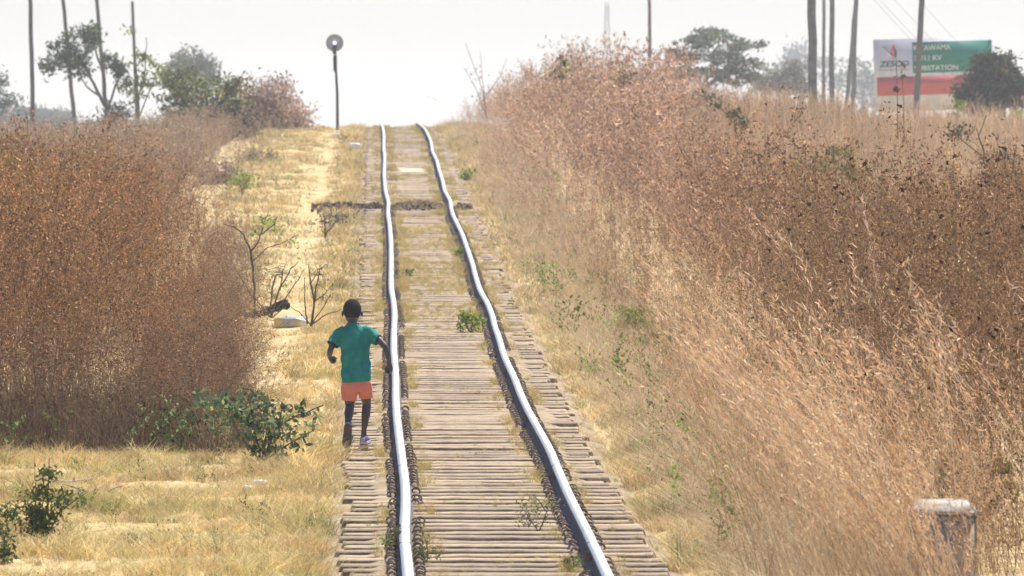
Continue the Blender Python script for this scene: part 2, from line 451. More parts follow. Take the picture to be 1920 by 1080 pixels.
class Proto:
    def __init__(s): s.v = []; s.c = []; s.f4 = []; s.f3 = []; s.n = 0
    def add(s, v, f, c):
        v = np.asarray(v); c = np.asarray(c, float)
        if c.ndim == 1: c = np.tile(c, (len(v), 1))
        (s.f4 if f.shape[1] == 4 else s.f3).append(f + s.n); s.v.append(v); s.c.append(c); s.n += len(v)
    def done(s):
        s.V = np.concatenate(s.v); s.C = np.concatenate(s.c)
        s.F = [np.concatenate(x) for x in (s.f4, s.f3) if x]; return s
def weed(r, nb=9, nl=150, L=.017, W=.008, tmin=.15, kind=4, spread=.13, stemw=.005, leafc=(1, 1, 1), stemc=(.62, .6, .6), heads=0, dark=.4):
    """a dead branching weed, one unit tall"""
    p = Proto()
    t = np.linspace(0, 1, 6); b = r.normal(0, .05, 2)
    S = np.c_[b[0] * t ** 2 + .012 * np.sin(5 * t + r.uniform(0, 6)), b[1] * t ** 2 + .012 * np.sin(4 * t), t]
    p.add(*ribbon(r, S, stemw, stemw * .4), stemc)
    pos = []
    for k in range(nb):
        t0 = r.uniform(tmin * .8, .92); a = r.uniform(0, 6.28); ln = r.uniform(.14, .34) * (1.15 - .6 * t0)
        base = np.array([np.interp(t0, t, S[:, i]) for i in range(3)])
        out = np.array([math.cos(a), math.sin(a), 0]); q = np.linspace(0, 1, 4)[:, None]
        B = base + out * ln * spread * 6 * (q ** .8) + np.array([0, 0, 1]) * ln * q ** 1.2 + r.normal(0, .012, (4, 3)) * q
        p.add(*ribbon(r, B, stemw * .7, stemw * .3), stemc)
        pos.append(B)
    m = nl // (nb + 1)
    for B in pos + [S[2:]]:
        u = r.uniform(.1, 1, m) ** .7 * (len(B) - 1); i = np.minimum(u.astype(int), len(B) - 2); fr = (u - i)[:, None]
        Q = B[i] * (1 - fr) + B[i + 1] * fr + r.normal(0, .016, (m, 3))
        v, f = flecks(r, Q, L * r.uniform(.6, 1.5, m), W * r.uniform(.6, 1.4, m), kind, .4)
        sh = r.uniform(.7, 1.3, m) * np.where(r.random(m) < .14, 1.6, 1); dk = r.random(m) < dark; sh[dk] *= r.uniform(.25, .6, dk.sum()); sh = np.repeat(sh, kind)[:, None]
        p.add(v, f, np.asarray(leafc) * sh)
    for k in range(heads):
        B = pos[k % len(pos)]
        v, f = flecks(r, B[-1] + r.normal(0, .004, (7, 3)), .014, .012, 4)
        p.add(v, f, (.16, .12, .12))
    return p.done()
def grass_tuft(r, nb=16, rad=.05, h=1.0, w=.02, lean=.35, plume=0, c=(1, 1, 1), segs=3):
    p = Proto()
    for k in range(nb):
        a = r.uniform(0, 6.28); b = np.array([math.cos(a), math.sin(a)]) * rad * math.sqrt(r.uniform())
        hh = h * r.uniform(.5, 1.05); ld = r.normal(0, lean, 2)
        t = np.linspace(0, 1, segs + 1)
        S = np.c_[b[0] + ld[0] * hh * t ** 1.7, b[1] + ld[1] * hh * t ** 1.7, hh * t * (1 - .18 * np.hypot(*ld) * t)]
        V, f = ribbon(r, S, w, w * .12)
        cc = np.asarray(c) * r.uniform(.7, 1.25)
        p.add(V, f, cc)
        if plume and r.random() < plume:
            d = S[-1] - S[-2]; d /= np.linalg.norm(d); m = 14
            Q = S[-1] + d * np.linspace(-.20, .03, m)[:, None] * h + r.normal(0, .008 * h, (m, 3))
            v, f2 = flecks(r, Q, .036 * h, .0062 * h, 4, 1.5)
            p.add(v, f2, np.asarray(c) * (1.10, 1.0, .90))
    return p.done()
def scatter(mb, protos, X, Y, Z, H, col, r, lean=(0, 0), jit=.08, wide=1.0):
    n = len(X); H = np.broadcast_to(H, n); W = H * wide
    pick = r.integers(0, len(protos), n)
    for k, p in enumerate(protos):
        s = np.where(pick == k)[0]
        if len(s) == 0: continue
        a = r.uniform(0, 6.28, len(s)); ca, sa = np.cos(a)[:, None], np.sin(a)[:, None]
        tx = (lean[0] + r.normal(0, jit, len(s)))[:, None]; ty = (lean[1] + r.normal(0, jit, len(s)))[:, None]
        v = p.V
        hs = H[s][:, None]; ws = W[s][:, None]
        z = v[None, :, 2] * hs
        x = (v[None, :, 0] * ca - v[None, :, 1] * sa) * ws + tx * z + X[s][:, None]
        y = (v[None, :, 0] * sa + v[None, :, 1] * ca) * ws + ty * z + Y[s][:, None]
        V = np.stack([x, y, z + Z[s][:, None]], -1).reshape(-1, 3)
        C = (col[s][:, None, :] * p.C[None]).reshape(-1, 3)
        n0 = mb.n
        mb.v.append(V.astype(np.float32)); mb.c.append(C.astype(np.float32)); mb.n += len(V)
        off = (np.arange(len(s)) * len(v))[:, None, None] + n0
        for F_ in p.F: mb.f.append((F_[None] + off).reshape(-1, F_.shape[1]).astype(np.int32))
def place(r, y0, y1, x0, x1, dens):
    """random points in the wedge seen from the camera side; x0, x1: functions of Y, dens(Y) per m2"""
    ye = np.arange(y0, y1, .5); XX, YY = [], []
    for y in ye:
        a, b = x0(y), x1(y)
        if b <= a: continue
        k = r.poisson(dens(y) * (b - a) * .5)
        XX.append(r.uniform(a, b, k)); YY.append(r.uniform(y, y + .5, k))
    return np.concatenate(XX), np.concatenate(YY)
def colour(r, n, base, sd=.12, hue=.05):
    b = np.asarray(base, float); v = np.exp(r.normal(0, sd, n))[:, None]
    return b[None] * v * np.exp(r.normal(0, hue, (n, 3)))
def mixcol(c, base, w): return c * (1 - w[:, None]) + np.asarray(base)[None] * w[:, None]
FR = lambda y: .0533 * y + 2.3        # half width of what any nearby camera sees

rw = np.random.default_rng(21)
W_NEAR = [weed(rw, 12, 190, .0165, .0072, .05, stemw=.0032) for _ in range(8)]
W_HEAD = [weed(rw, 12, 180, .0165, .0072, .05, heads=2, stemw=.0032) for _ in range(5)]
W_MID = [weed(rw, 10, 115, .025, .011, .22, stemw=.004) for _ in range(6)]
W_FAR = [weed(rw, 8, 85, .038, .017, .30, kind=3, stemw=.005) for _ in range(6)]
BR = (.42, .242, .125); BR2 = (.45, .285, .16); PINK = (.74, .515, .385); STRAW = (.72, .56, .28)

LITTER = [grass_tuft(rw, 22, .22, 1, .022, .5, 0, segs=2) for _ in range(5)]
def cells(X, Y, s, seed):
    """nearest clump of a jittered grid: distance (0..~1) and a random number per clump"""
    X = np.asarray(X, float); Y = np.asarray(Y, float)
    gx, gy = np.floor(X / s), np.floor(Y / s); best = np.full(X.shape, 9.0); val = np.zeros(X.shape)
    for i in (-1, 0, 1):
        for j in (-1, 0, 1):
            a, b = gx + i, gy + j
            h1 = np.sin(a * 127.1 + b * 311.7 + seed) * 43758.5453 % 1; h2 = np.sin(a * 269.5 + b * 183.3 + seed * 1.7) * 28001.83 % 1; h3 = np.sin(a * 71.3 + b * 413.1 + seed * 2.3) * 15731.743 % 1
            d = np.hypot(X / s - a - h1, Y / s - b - h2); m = d < best
            best = np.where(m, d, best); val = np.where(m, h3, val)
    return best, val
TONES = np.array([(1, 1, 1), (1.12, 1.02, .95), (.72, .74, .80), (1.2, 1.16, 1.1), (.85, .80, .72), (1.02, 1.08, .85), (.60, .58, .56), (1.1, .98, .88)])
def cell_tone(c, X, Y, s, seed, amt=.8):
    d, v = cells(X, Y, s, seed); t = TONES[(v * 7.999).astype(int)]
    t = t * (1.06 - .45 * np.clip(d - .25, 0, 1))[:, None]  # plants away from clump centres darkened: painted shade of the gaps
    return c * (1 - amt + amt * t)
# left thicket
def uL(y): return np.interp(y, [74, 77, 120, 180, 230, 300], [-1.95, -1.9, -2.55, -3.1, -3.2, -3.4])
def hL(X, Y):
    u = X - xc(Y); e = uL(Y) + .30 * nz(X, Y, 1.5, 1) + .16 * nz(X, Y, .5, 2)
    top = np.interp(Y, [74, 100, 120, 150, 180, 215, 300], [2.12, 2.1, 1.95, 1.5, 1.2, 1.05, 1.0])
    f = sm(0, 1.7, e - u)
    return top * (.38 + .62 * f) * (1 + .16 * nz(X, Y, .5, 4) + .11 * nz(X, Y, 1.5, 0) - .05) * (e - u > 0) * (1.10 - .38 * np.clip(cells(X, Y, .95, 3)[0], 0, 1) ** 2)
mb = MB()
for (a, b, dn, pr) in ((76.3, 81, 15, W_NEAR), (81, 108, 8, W_NEAR), (108, 150, 5.5, W_MID), (150, 300, 3.2, W_FAR)):
    X, Y = place(rw, a, b, lambda y: -FR(y), lambda y: float(xc(y) + uL(y) + .4), lambda y: dn)
    h = hL(X, Y); k = (h > .15) & (Y > 76.8 + .7 * nz(X * 2, X, .5, 2)); X, Y, h = X[k], Y[k], h[k]
    h = h * rw.uniform(.72, 1.04, len(X)) ; c = colour(rw, len(X), BR, .16)
    c = mixcol(c, (.25, .25, .11), .6 * sm(.5, .9, nz(X, Y, 2.4, 5)))
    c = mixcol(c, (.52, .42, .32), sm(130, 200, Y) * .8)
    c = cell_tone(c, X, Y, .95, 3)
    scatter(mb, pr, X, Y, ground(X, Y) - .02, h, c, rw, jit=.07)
X, Y = place(rw, 76.0, 79.5, lambda y: -FR(y), lambda y: float(xc(y) + uL(y) + .2), lambda y: 26)
k = Y > 76.6 + .7 * nz(X * 2, X, .5, 2) + .1; X, Y = X[k], Y[k]
scatter(mb, W_NEAR, X, Y, ground(X, Y) - .02, rw.uniform(.35, 1.1, len(X)), colour(rw, len(X), (.27, .18, .115), .25), rw, jit=.2, wide=1.6)
X, Y = place(rw, 76.3, 83, lambda y: -FR(y), lambda y: float(xc(y) + uL(y) + .1), lambda y: 34)
k = (Y > 76.7 + .7 * nz(X * 2, X, .5, 2)) & (hL(X, Y) > .2); X, Y = X[k], Y[k]
scatter(mb, LITTER, X, Y, ground(X, Y) - .02, rw.uniform(.22, .62, len(X)), colour(rw, len(X), (.20, .135, .085), .35), rw, jit=.2)
X, Y = place(rw, 83, 125, lambda y: float(xc(y) + uL(y) - .9), lambda y: float(xc(y) + uL(y)), lambda y: 14)
scatter(mb, LITTER, X, Y, ground(X, Y) - .02, rw.uniform(.2, .55, len(X)), colour(rw, len(X), (.24, .165, .10), .35), rw, jit=.2)
X, Y = place(rw, 79.5, 140, lambda y: float(xc(y) + uL(y) - .5), lambda y: float(xc(y) + uL(y) + .3), lambda y: 9)
scatter(mb, W_NEAR, X, Y, ground(X, Y) - .02, rw.uniform(.25, .9, len(X)), colour(rw, len(X), (.33, .23, .15), .25), rw, jit=.2, wide=1.5)
tag(mb.build('dry_thicket', M_DRY), 'dense brown thicket of dead weeds left of the railway', kind='stuff')

# right thicket
def uR(y): return 1.42
def hR(X, Y):
    u = X - xc(Y); e = 1.48 + .22 * nz(X, Y, 1.7, 2) + .35 * sm(66, 56, Y) + .3 * sm(78, 95, Y) * sm(165, 135, Y)
    top = np.interp(Y, [50, 70, 110, 160, 190, 230, 260, 300], [1.75, 1.95, 2.0, 2.0, 2.25, 2.25, 1.85, 1.5])
    far = sm(3.8 + .9 * sm(170, 200, Y), 6.0 + 2.6 * sm(170, 200, Y), u) * sm(95, 140, Y)
    top = top * (1 - far) + 1.1 * far
    f = sm(0, 2.3, u - e + .35 * nz(X, Y, 1.3, 5))
    return top * (.20 + .80 * f) * (1 + .17 * nz(X, Y, .6, 3) + .10 * nz(X, Y, 2.2, 1) - .06) * (u > e) * (1.10 - .38 * np.clip(cells(X, Y, 1.1, 8)[0], 0, 1) ** 2)
def post_clear(X, Y): return ~((Y < 53.2) & (X > 1.7) & (X < 3.0))
mb = MB()
for (a, b, dn, pr) in ((50.5, 64, 9, W_NEAR + W_HEAD), (64, 105, 7, W_NEAR + W_HEAD), (105, 150, 4.6, W_MID), (150, 235, 3.2, W_FAR), (235, 330, 1.6, W_FAR)):
    X, Y = place(rw, a, b, lambda y: float(xc(y) + 1.1), lambda y: FR(y), lambda y: dn)
    h = hR(X, Y); k = (h > .12) & post_clear(X, Y); X, Y, h = X[k], Y[k], h[k]
    u = X - xc(Y)
    far = sm(3.9 + 1.0 * sm(170, 200, Y), 5.6 + 2.6 * sm(170, 200, Y), u) * sm(112, 150, Y) * (1 - .5 * sm(.3, .9, nz(X, Y, 3.5, 2)))
    k = rw.random(len(X)) > far * .97; X, Y, h, u = X[k], Y[k], h[k], u[k]
    h = h * rw.uniform(.70, 1.12, len(X)); c = colour(rw, len(X), BR2, .15)
    c = mixcol(c, BR, .6 * sm(-.4, .6, nz(X, Y, 2.4, 1)))
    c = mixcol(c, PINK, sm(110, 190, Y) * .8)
    c = mixcol(c, (.30, .28, .13), .4 * (nz(X, Y, 2.0, 5) > .95))
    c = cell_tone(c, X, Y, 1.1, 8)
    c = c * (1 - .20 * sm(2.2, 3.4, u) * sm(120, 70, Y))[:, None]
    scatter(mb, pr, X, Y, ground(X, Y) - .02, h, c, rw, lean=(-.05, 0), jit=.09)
X, Y = place(rw, 50.5, 150, lambda y: float(xc(y) + 1.4), lambda y: float(xc(y) + 3.0), lambda y: np.interp(y, [50, 80, 150], [8, 5, 2]))
k = post_clear(X, Y); X, Y = X[k], Y[k]
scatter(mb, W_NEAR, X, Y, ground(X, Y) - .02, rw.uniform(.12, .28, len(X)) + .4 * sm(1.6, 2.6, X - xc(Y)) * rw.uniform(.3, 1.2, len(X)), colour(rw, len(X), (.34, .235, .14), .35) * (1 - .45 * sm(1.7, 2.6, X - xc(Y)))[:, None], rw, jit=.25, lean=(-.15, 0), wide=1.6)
# long pale stalks reaching out of the thicket
STK = [grass_tuft(rw, 5, .10, 1, .0055, .38, .9, segs=5) for _ in range(8)]
X, Y = place(rw, 51, 210, lambda y: float(xc(y) + 1.7), lambda y: FR(y), lambda y: np.interp(y, [50, 100, 210], [3.0, 1.6, .9]))
k = post_clear(X, Y) & (hR(X, Y) > .2) & (rw.random(len(X)) < .25 + .75 * sm(4.2, 1.8, X - xc(Y))); X, Y = X[k], Y[k]
scatter(mb, STK, X, Y, ground(X, Y), (np.minimum(hR(X, Y) + .25, 1.9)) * rw.uniform(.6, 1.1, len(X)), colour(rw, len(X), (.72, .55, .38), .2), rw, jit=.2, lean=(-.28, 0))
tag(mb.build('dry_thicket', M_DRY), 'dense brown thicket of dead weeds right of the railway', kind='stuff')

# tall pale grass of the field behind, right and left
G_TALL = [grass_tuft(rw, 14, .10, 1, .018, .16, .5) for _ in range(6)]
mb = MB()
X, Y = place(rw, 110, 330, lambda y: float(xc(y) + 3.6), lambda y: FR(y) + 1, lambda y: np.interp(y, [110, 200, 330], [5.0, 4.0, 2.2]))
u = X - xc(Y); k = rw.random(len(X)) < sm(3.6, 5.6, u); X, Y = X[k], Y[k]
c = mixcol(colour(rw, len(X), (.62, .475, .31), .22), (.38, .28, .18), sm(.1, .8, nz(X, Y, 5, 0)))
scatter(mb, G_TALL, X, Y, ground(X, Y), (1.2 - .45 * sm(190, 300, Y) - .22 * sm(9, 10.5, X - xc(Y)) * sm(190, 230, Y)) * rw.uniform(.6, 1.12, len(X)) * (1 + .18 * nz(X, Y, 4, 2)) + .42 * sm(4.2, 5.5, X - xc(Y)) * sm(11, 8.5, X - xc(Y)) * sm(185, 205, Y) * sm(285, 255, Y), c, rw, lean=(-.06, 0))
X, Y = place(rw, 170, 420, lambda y: -FR(y) - 1, lambda y: float(xc(y) - 4.5), lambda y: np.interp(y, [170, 420], [2.2, 1.0]))
c = colour(rw, len(X), (.52, .38, .24), .18)
scatter(mb, G_TALL, X, Y, ground(X, Y), .8 * rw.uniform(.6, 1.1, len(X)), c, rw)
tag(mb.build('tall_grass', M_DRY), 'pale tall dry grass of the field beside the crest', kind='stuff')

# short grass of the verges and the clearing
def short_h(X, Y):
    u = X - xc(Y); au = np.abs(u)
    h = .095 + .075 * nz(X, Y, .9, 1)
    h = h + .10 * sm(1.0, 1.7, u) + .05 * sm(.5, -.4, np.abs(u + 1.25) - .1)
    path = np.exp(-((u + 1.9 + .16 * nz(Y, Y * 0, 7, 1)) / .26) ** 2) * sm(84, 100, Y) * np.clip(.65 + .45 * nz(X, Y, 2.5, 2), 0, 1)
    return np.clip(h * (1 - .75 * path), .02, .4), path
G_SH = [grass_tuft(rw, 26, .32, 1, .026, .6, .10) for _ in range(8)]
G_SHF = [grass_tuft(rw, 18, .6, 1, .055, .5, 0, segs=2) for _ in range(6)]
mb = MB()
for (a, b, dn, pr) in ((50, 78, 80, G_SH), (78, 120, 36, G_SH), (120, 300, 16, G_SHF)):
    X, Y = place(rw, a, b, lambda y: max(-FR(y), float(xc(y)) + min(uL(y) - .6, -3.2 if y < 78 else 0)) if y > 78 else -FR(y), lambda y: min(FR(y), float(xc(y)) + 2.6), lambda y: dn)
    u = X - xc(Y); h, path = short_h(X, Y)
    k = (np.abs(u) > 1.03) & (rw.random(len(X)) > path * .8) & (rw.random(len(X)) < .55 + .6 * sm(-.5, .3, nz(X, Y, .9, 4)))
    X, Y, h, u = X[k], Y[k], h[k], u[k]
    c = colour(rw, len(X), STRAW, .26)
    c = c * (1 - .28 * sm(.2, .9, nz(X, Y, .8, 5)))[:, None]
    g = sm(.25, 1.0, nz(X, Y, 1.1, 3)) * .75 + .12 * (u < 0) * sm(80, 60, Y)
    c = mixcol(c, (.34, .34, .11), np.clip(g + .14, 0, 1) * rw.uniform(.3, 1, len(X)))
    c = mixcol(c, (.60, .47, .33), sm(1.0, 1.6, u) * .7)
    c = mixcol(c, (.18, .26, .08), (rw.random(len(X)) < .045) * .9)
    scatter(mb, pr, X, Y, ground(X, Y) - .01, h * rw.uniform(.6, 1.4, len(X)), c, rw, jit=.2, wide=1.5)
tag(mb.build('dry_grass', M_DRY), 'short straw coloured grass on the verges of the line', kind='stuff')

# thin grass growing through the track bed
mb = MB()
for (a, b, dn, pr) in ((50, 100, 90, G_SH), (100, 180, 70, G_SH), (180, 300, 34, G_SHF)):
    X, Y = place(rw, a, b, lambda y: float(xc(y)) - 1.05, lambda y: float(xc(y)) + 1.05, lambda y: dn)
    u = X - xc(Y)
    dr = np.minimum(np.abs(X - railx(-1, Y)), np.abs(X - railx(1, Y)))
    patch = sm(.0 - .9 * sm(105, 118, Y) * sm(175, 145, Y), .6 - .3 * sm(105, 118, Y) * sm(175, 145, Y), nz(u * 1.2, Y * .3, .9, 4)) * (.55 + .45 * sm(95, 125, Y))
    near = np.exp(-((dr - .16) / .07) ** 2) * sm(-.35, .3, nz(u, Y * .5, .8, 2))
    edge = sm(.97, 1.05, np.abs(u)) * .5
    pr_ = np.clip(.85 * patch + .75 * near + edge * .6, 0, 1) * (dr > .075)
    pr_ = np.where(np.abs(u) > .74, pr_ * .4, pr_)
    pr_ = pr_ * (1 - np.exp(-(u / .25) ** 2) * .25)
    k = rw.random(len(X)) < pr_; X, Y, near = X[k], Y[k], near[k]
    c = mixcol(colour(rw, len(X), (.62, .47, .19), .2), (.30, .33, .09), rw.random(len(X)) * .8 * (rw.random(len(X)) < .5))
    z = zr(Y) - .14
    scatter(mb, pr, X, Y, z, (.030 + .045 * near + .03 * sm(100, 125, Y)) * rw.uniform(.6, 1.5, len(X)), c, rw, jit=.3, wide=1.3)
tag(mb.build('track_grass', M_DRY), 'thin yellow grass growing between the sleepers', kind='stuff')

# scattered low dead weeds in the grass
mb = MB()
X, Y = place(rw, 51, 78, lambda y: -FR(y), lambda y: float(xc(y)) - 1.05, lambda y: 5)
k = nz(X, Y, .8, 2) > .1; X, Y = X[k], Y[k]
scatter(mb, W_NEAR, X, Y, ground(X, Y), rw.uniform(.06, .22, len(X)), colour(rw, len(X), (.34, .25, .14), .4), rw, jit=.4, wide=2.0)
X, Y = place(rw, 55, 200, lambda y: float(xc(y)) + 1.05, lambda y: float(xc(y)) + 2.4, lambda y: np.interp(y, [55, 100, 200], [7, 5, 3]))
k = nz(X, Y, 1.4, 3) > -.3; X, Y = X[k], Y[k]
scatter(mb, W_NEAR, X, Y, ground(X, Y), rw.uniform(.10, .36, len(X)), mixcol(colour(rw, len(X), (.42, .29, .18), .35), PINK, sm(90, 150, Y) * .7), rw, jit=.3, lean=(-.2, 0), wide=1.7)
X, Y = place(rw, 80, 230, lambda y: float(xc(y)) - 3.4, lambda y: float(xc(y)) - 1.05, lambda y: 1.2)
k = nz(X, Y, 2.4, 1) > .2; X, Y = X[k], Y[k]
scatter(mb, W_MID, X, Y, ground(X, Y), rw.uniform(.10, .32, len(X)), colour(rw, len(X), (.40, .30, .18), .35), rw, jit=.3, wide=1.8)
tag(mb.build('low_weeds', M_DRY), 'low dead weeds scattered through the verge grass', kind='stuff')

# low green weeds along the feet of the thickets
mb = MB()
G_WEED = [weed(rw, 7, 60, .075, .045, .1, leafc=(1, 1, 1), stemc=(.7, .8, .7), stemw=.012, spread=.2) for _ in range(5)]
X, Y = place(rw, 75.5, 79, lambda y: -FR(y), lambda y: -2.1, lambda y: 12)
k = rw.random(len(X)) < .25 + .75 * sm(-3.4, -2.6, X); X, Y = X[k], Y[k]
scatter(mb, G_WEED, X, Y, ground(X, Y), rw.uniform(.18, .5, len(X)), colour(rw, len(X), (.16, .19, .085), .4, .1), rw, jit=.15)
X, Y = place(rw, 56, 135, lambda y: float(xc(y)) + 1.2, lambda y: float(xc(y)) + 2.3, lambda y: 4)
k = nz(X, Y, 2.2, 0) > .2; X, Y = X[k], Y[k]
scatter(mb, G_WEED, X, Y, ground(X, Y), rw.uniform(.15, .45, len(X)), colour(rw, len(X), (.25, .33, .08), .35, .1), rw, jit=.15)
X, Y = place(rw, 118, 150, lambda y: float(xc(y)) - 2.2, lambda y: float(xc(y)) - 1.05, lambda y: 7)
k = nz(X * .5, Y, 3.0, 3) > .25; X, Y = X[k], Y[k]
scatter(mb, G_WEED, X, Y, ground(X, Y), rw.uniform(.06, .2, len(X)), colour(rw, len(X), (.17, .23, .09), .3, .1), rw, jit=.3)
X, Y = place(rw, 140, 240, lambda y: float(xc(y)) - 4.2, lambda y: float(xc(y)) + 2.8, lambda y: 1.4)
k = (nz(X, Y, 4.0, 0) > .5) & (np.abs(X - xc(Y)) > 1.1); X, Y = X[k], Y[k]
scatter(mb, G_WEED, X, Y, ground(X, Y), rw.uniform(.12, .4, len(X)), colour(rw, len(X), (.20, .25, .10), .3, .1), rw, jit=.3)
X, Y = place(rw, 52, 74, lambda y: -FR(y), lambda y: -1.25, lambda y: 2.2)
k = nz(X, Y, 1.2, 5) > .1; X, Y = X[k], Y[k]
scatter(mb, G_WEED, X, Y, ground(X, Y), rw.uniform(.06, .2, len(X)), colour(rw, len(X), (.17, .22, .07), .3, .1), rw, jit=.2)
tag(mb.build('green_weeds', M_GREEN), 'low green weeds along the feet of the thickets', kind='stuff')
# ------------------------------------------------------------------ trees, shrubs and plants (things)
def leaves_c(r, n, cols, sd=.2):
    cols = np.asarray(cols, float); return cols[r.integers(0, len(cols), n)] * np.exp(r.normal(0, sd, n))[:, None]
def plant(name, label, cat, loc, blobs, nleaf, leaf, cols, stems, seed, group=None, kind=4, clump=.16, nclump=40, up=.3,
          barkc=(.10, .08, .065), twig=.35, parts=('trunk', 'crown'), mat_=None, stemr=.05, flat=1.0):
    """blobs: (x, z, rx, rz, ry, weight) ellipsoids of the crown, stems: polylines with radii; all local metres"""
    r = np.random.default_rng(seed)
    root = empty(name, tuple(float(v) for v in loc), label, cat, group)
    # crown clumps
    wts = np.array([b[5] if len(b) > 5 else b[2] * b[3] for b in blobs], float); wts /= wts.sum()
    cents = []
    for k in range(nclump):
        b = blobs[r.choice(len(blobs), p=wts)]
        d = r.normal(size=3); d /= np.linalg.norm(d); d *= r.uniform(.25, 1) ** .5
        cents.append((b[0] + d[0] * b[2], d[1] * b[4], b[1] + d[2] * b[3]))
    cents = np.array(cents)
    size = clump * r.uniform(.55, 1.4, nclump)
    idx = r.choice(nclump, nleaf, p=size / size.sum())
    P = cents[idx] + r.normal(0, 1, (nleaf, 3)) * size[idx][:, None] * np.array([1, 1, .75 * flat])
    tone = np.exp(r.normal(0, .25, nclump))
    v, f = flecks(r, P, leaf * r.uniform(.6, 1.5, nleaf), leaf * .5 * r.uniform(.6, 1.3, nleaf), kind, up)
    C = np.repeat(leaves_c(r, nleaf, cols) * tone[idx][:, None], kind, 0)
    # woody part
    mb = MB()
    tips = []
    for path, r0, r1 in stems:
        P0 = np.asarray(path, float)
        t = np.linspace(0, len(P0) - 1, 4 * (len(P0) - 1) + 1)
        Q = np.stack([np.interp(t, np.arange(len(P0)), P0[:, i]) for i in range(3)], -1)
        Q[1:-1] += r.normal(0, r0 * .35, (len(Q) - 2, 3))
        addtube(mb, Q, np.linspace(r0, r1, len(Q)), 6, np.array(barkc) * r.uniform(.8, 1.2)); tips += list(Q[len(Q) // 3:])
    tips = np.array(tips)
    for k in range(int(nclump * twig)):
        c = cents[k % nclump]; t = tips[np.argmin(np.linalg.norm(tips - c, axis=1) + r.uniform(0, .3 * clump * 3, len(tips)))]
        mid = (c + t) / 2 + r.normal(0, .12, 3) * np.linalg.norm(c - t)
        rr = stemr * .28
        addtube(mb, [t, mid, c], [rr, rr * .7, rr * .35], 4, np.array(barkc), cap=False)
    mb.build(parts[0], M_BARK, root)
    m2 = MB(); m2.add(v, f, C); m2.build(parts[1], mat_ or M_GREEN, root)
    return root
def px_plant(name, label, cat, d, base, blobs, nleaf, leaf, cols, stems, seed, **k):
    """blobs and stems given in photo pixels (1920 wide) at distance d; base = (x, y) of the foot"""
    s = d / F; L = at(base[0], base[1], d)
    B = [((b[0] - base[0]) * s, (base[1] - b[1]) * s, b[2] * s, b[3] * s, (b[2] * s if len(b) < 5 else b[4]), b[2] * b[3]) for b in blobs]
    rr = np.random.default_rng(seed + 999)
    S = []
    for pts, r0, r1 in stems:
        y = 0; out = []
        for i, p in enumerate(pts):
            out.append(((p[0] - base[0]) * s, y, (base[1] - p[1]) * s)); y += rr.normal(0, 6 * s)
        S.append((out, r0 * s, r1 * s))
    k.setdefault('stemr', max(r0 for _, r0, _ in stems) * s)
    k['clump'] = k.get('clump', 9) * s
    return plant(name, label, cat, L, B, nleaf, leaf * s, cols, S, seed, **k)

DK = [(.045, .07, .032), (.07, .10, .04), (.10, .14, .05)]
OL = [(.13, .16, .05), (.20, .22, .07), (.27, .21, .12), (.25, .30, .07)]
YG = [(.26, .36, .06), (.33, .42, .07), (.17, .26, .05)]
BRN = [(.50, .36, .28), (.57, .41, .32), (.38, .28, .215)]
RUST = [(.045, .07, .035), (.065, .055, .04), (.12, .075, .05), (.06, .09, .04)]

# left side
px_plant('crooked_tree', 'small dark leaved tree with a lopsided crown between two leaning poles', 'tree', 330, (202, 262),
    [(148, 80, 38, 30), (112, 108, 30, 26), (168, 66, 22, 18), (150, 125, 28, 22), (90, 125, 12, 10), (215, 115, 22, 14, .3), (232, 148, 16, 20, .3)],
    2400, 9, DK, [([(202, 262), (199, 205), (178, 160), (150, 110), (120, 100)], 4.5, 1.5), ([(199, 205), (196, 150), (180, 95), (170, 70)], 3.5, 1), ([(200, 215), (212, 175), (228, 130), (232, 105)], 3, 1), ([(188, 180), (160, 160), (150, 140)], 2.2, 1)],
    31, nclump=70, clump=8, barkc=(.11, .09, .075))
px_plant('hazy_tree', 'round green tree far behind the olive shrub', 'tree', 620, (362, 260),
    [(355, 118, 36, 24), (382, 134, 30, 24), (335, 132, 20, 20)], 1800, 9, [(.07, .10, .055), (.09, .13, .06), (.12, .12, .07)],
    [([(362, 260), (362, 190), (358, 120)], 4, 2)], 32, nclump=46, clump=9)
px_plant('sapling', 'tall thin sapling with a few yellow green leaves', 'tree', 255, (262, 275),
    [(243, 62, 16, 12), (272, 72, 9, 7), (256, 110, 24, 14, .3), (285, 112, 18, 12, .3), (272, 150, 30, 20, .4), (250, 180, 26, 20, .4), (300, 140, 20, 24, .3)],
    420, 9, [(.17, .22, .06), (.22, .26, .07), (.14, .15, .07)], [([(262, 275), (258, 180), (254, 110), (246, 58)], 2.2, .8), ([(258, 190), (272, 130), (274, 70)], 1.6, .7), ([(260, 220), (285, 160), (300, 120)], 1.6, .7)],
    33, nclump=60, clump=5, twig=.7, barkc=(.2, .16, .12))
px_plant('olive_shrub', 'big olive green shrub with dark shaded foot', 'shrub', 262, (392, 268),
    [(350, 160, 42, 36), (400, 185, 48, 42), (330, 200, 34, 34), (440, 180, 34, 34), (318, 138, 18, 14), (445, 150, 26, 10, .4), (425, 225, 50, 30), (370, 225, 45, 30)],
    6500, 8, OL + [(.08, .085, .05)], [([(392, 268), (380, 220), (350, 170), (322, 135)], 3, 1), ([(392, 268), (405, 220), (430, 175), (452, 145)], 3, 1), ([(390, 265), (390, 210), (385, 150)], 3, 1)],
    34, nclump=130, clump=10, twig=.6, barkc=(.16, .12, .09), parts=('stem', 'foliage'))
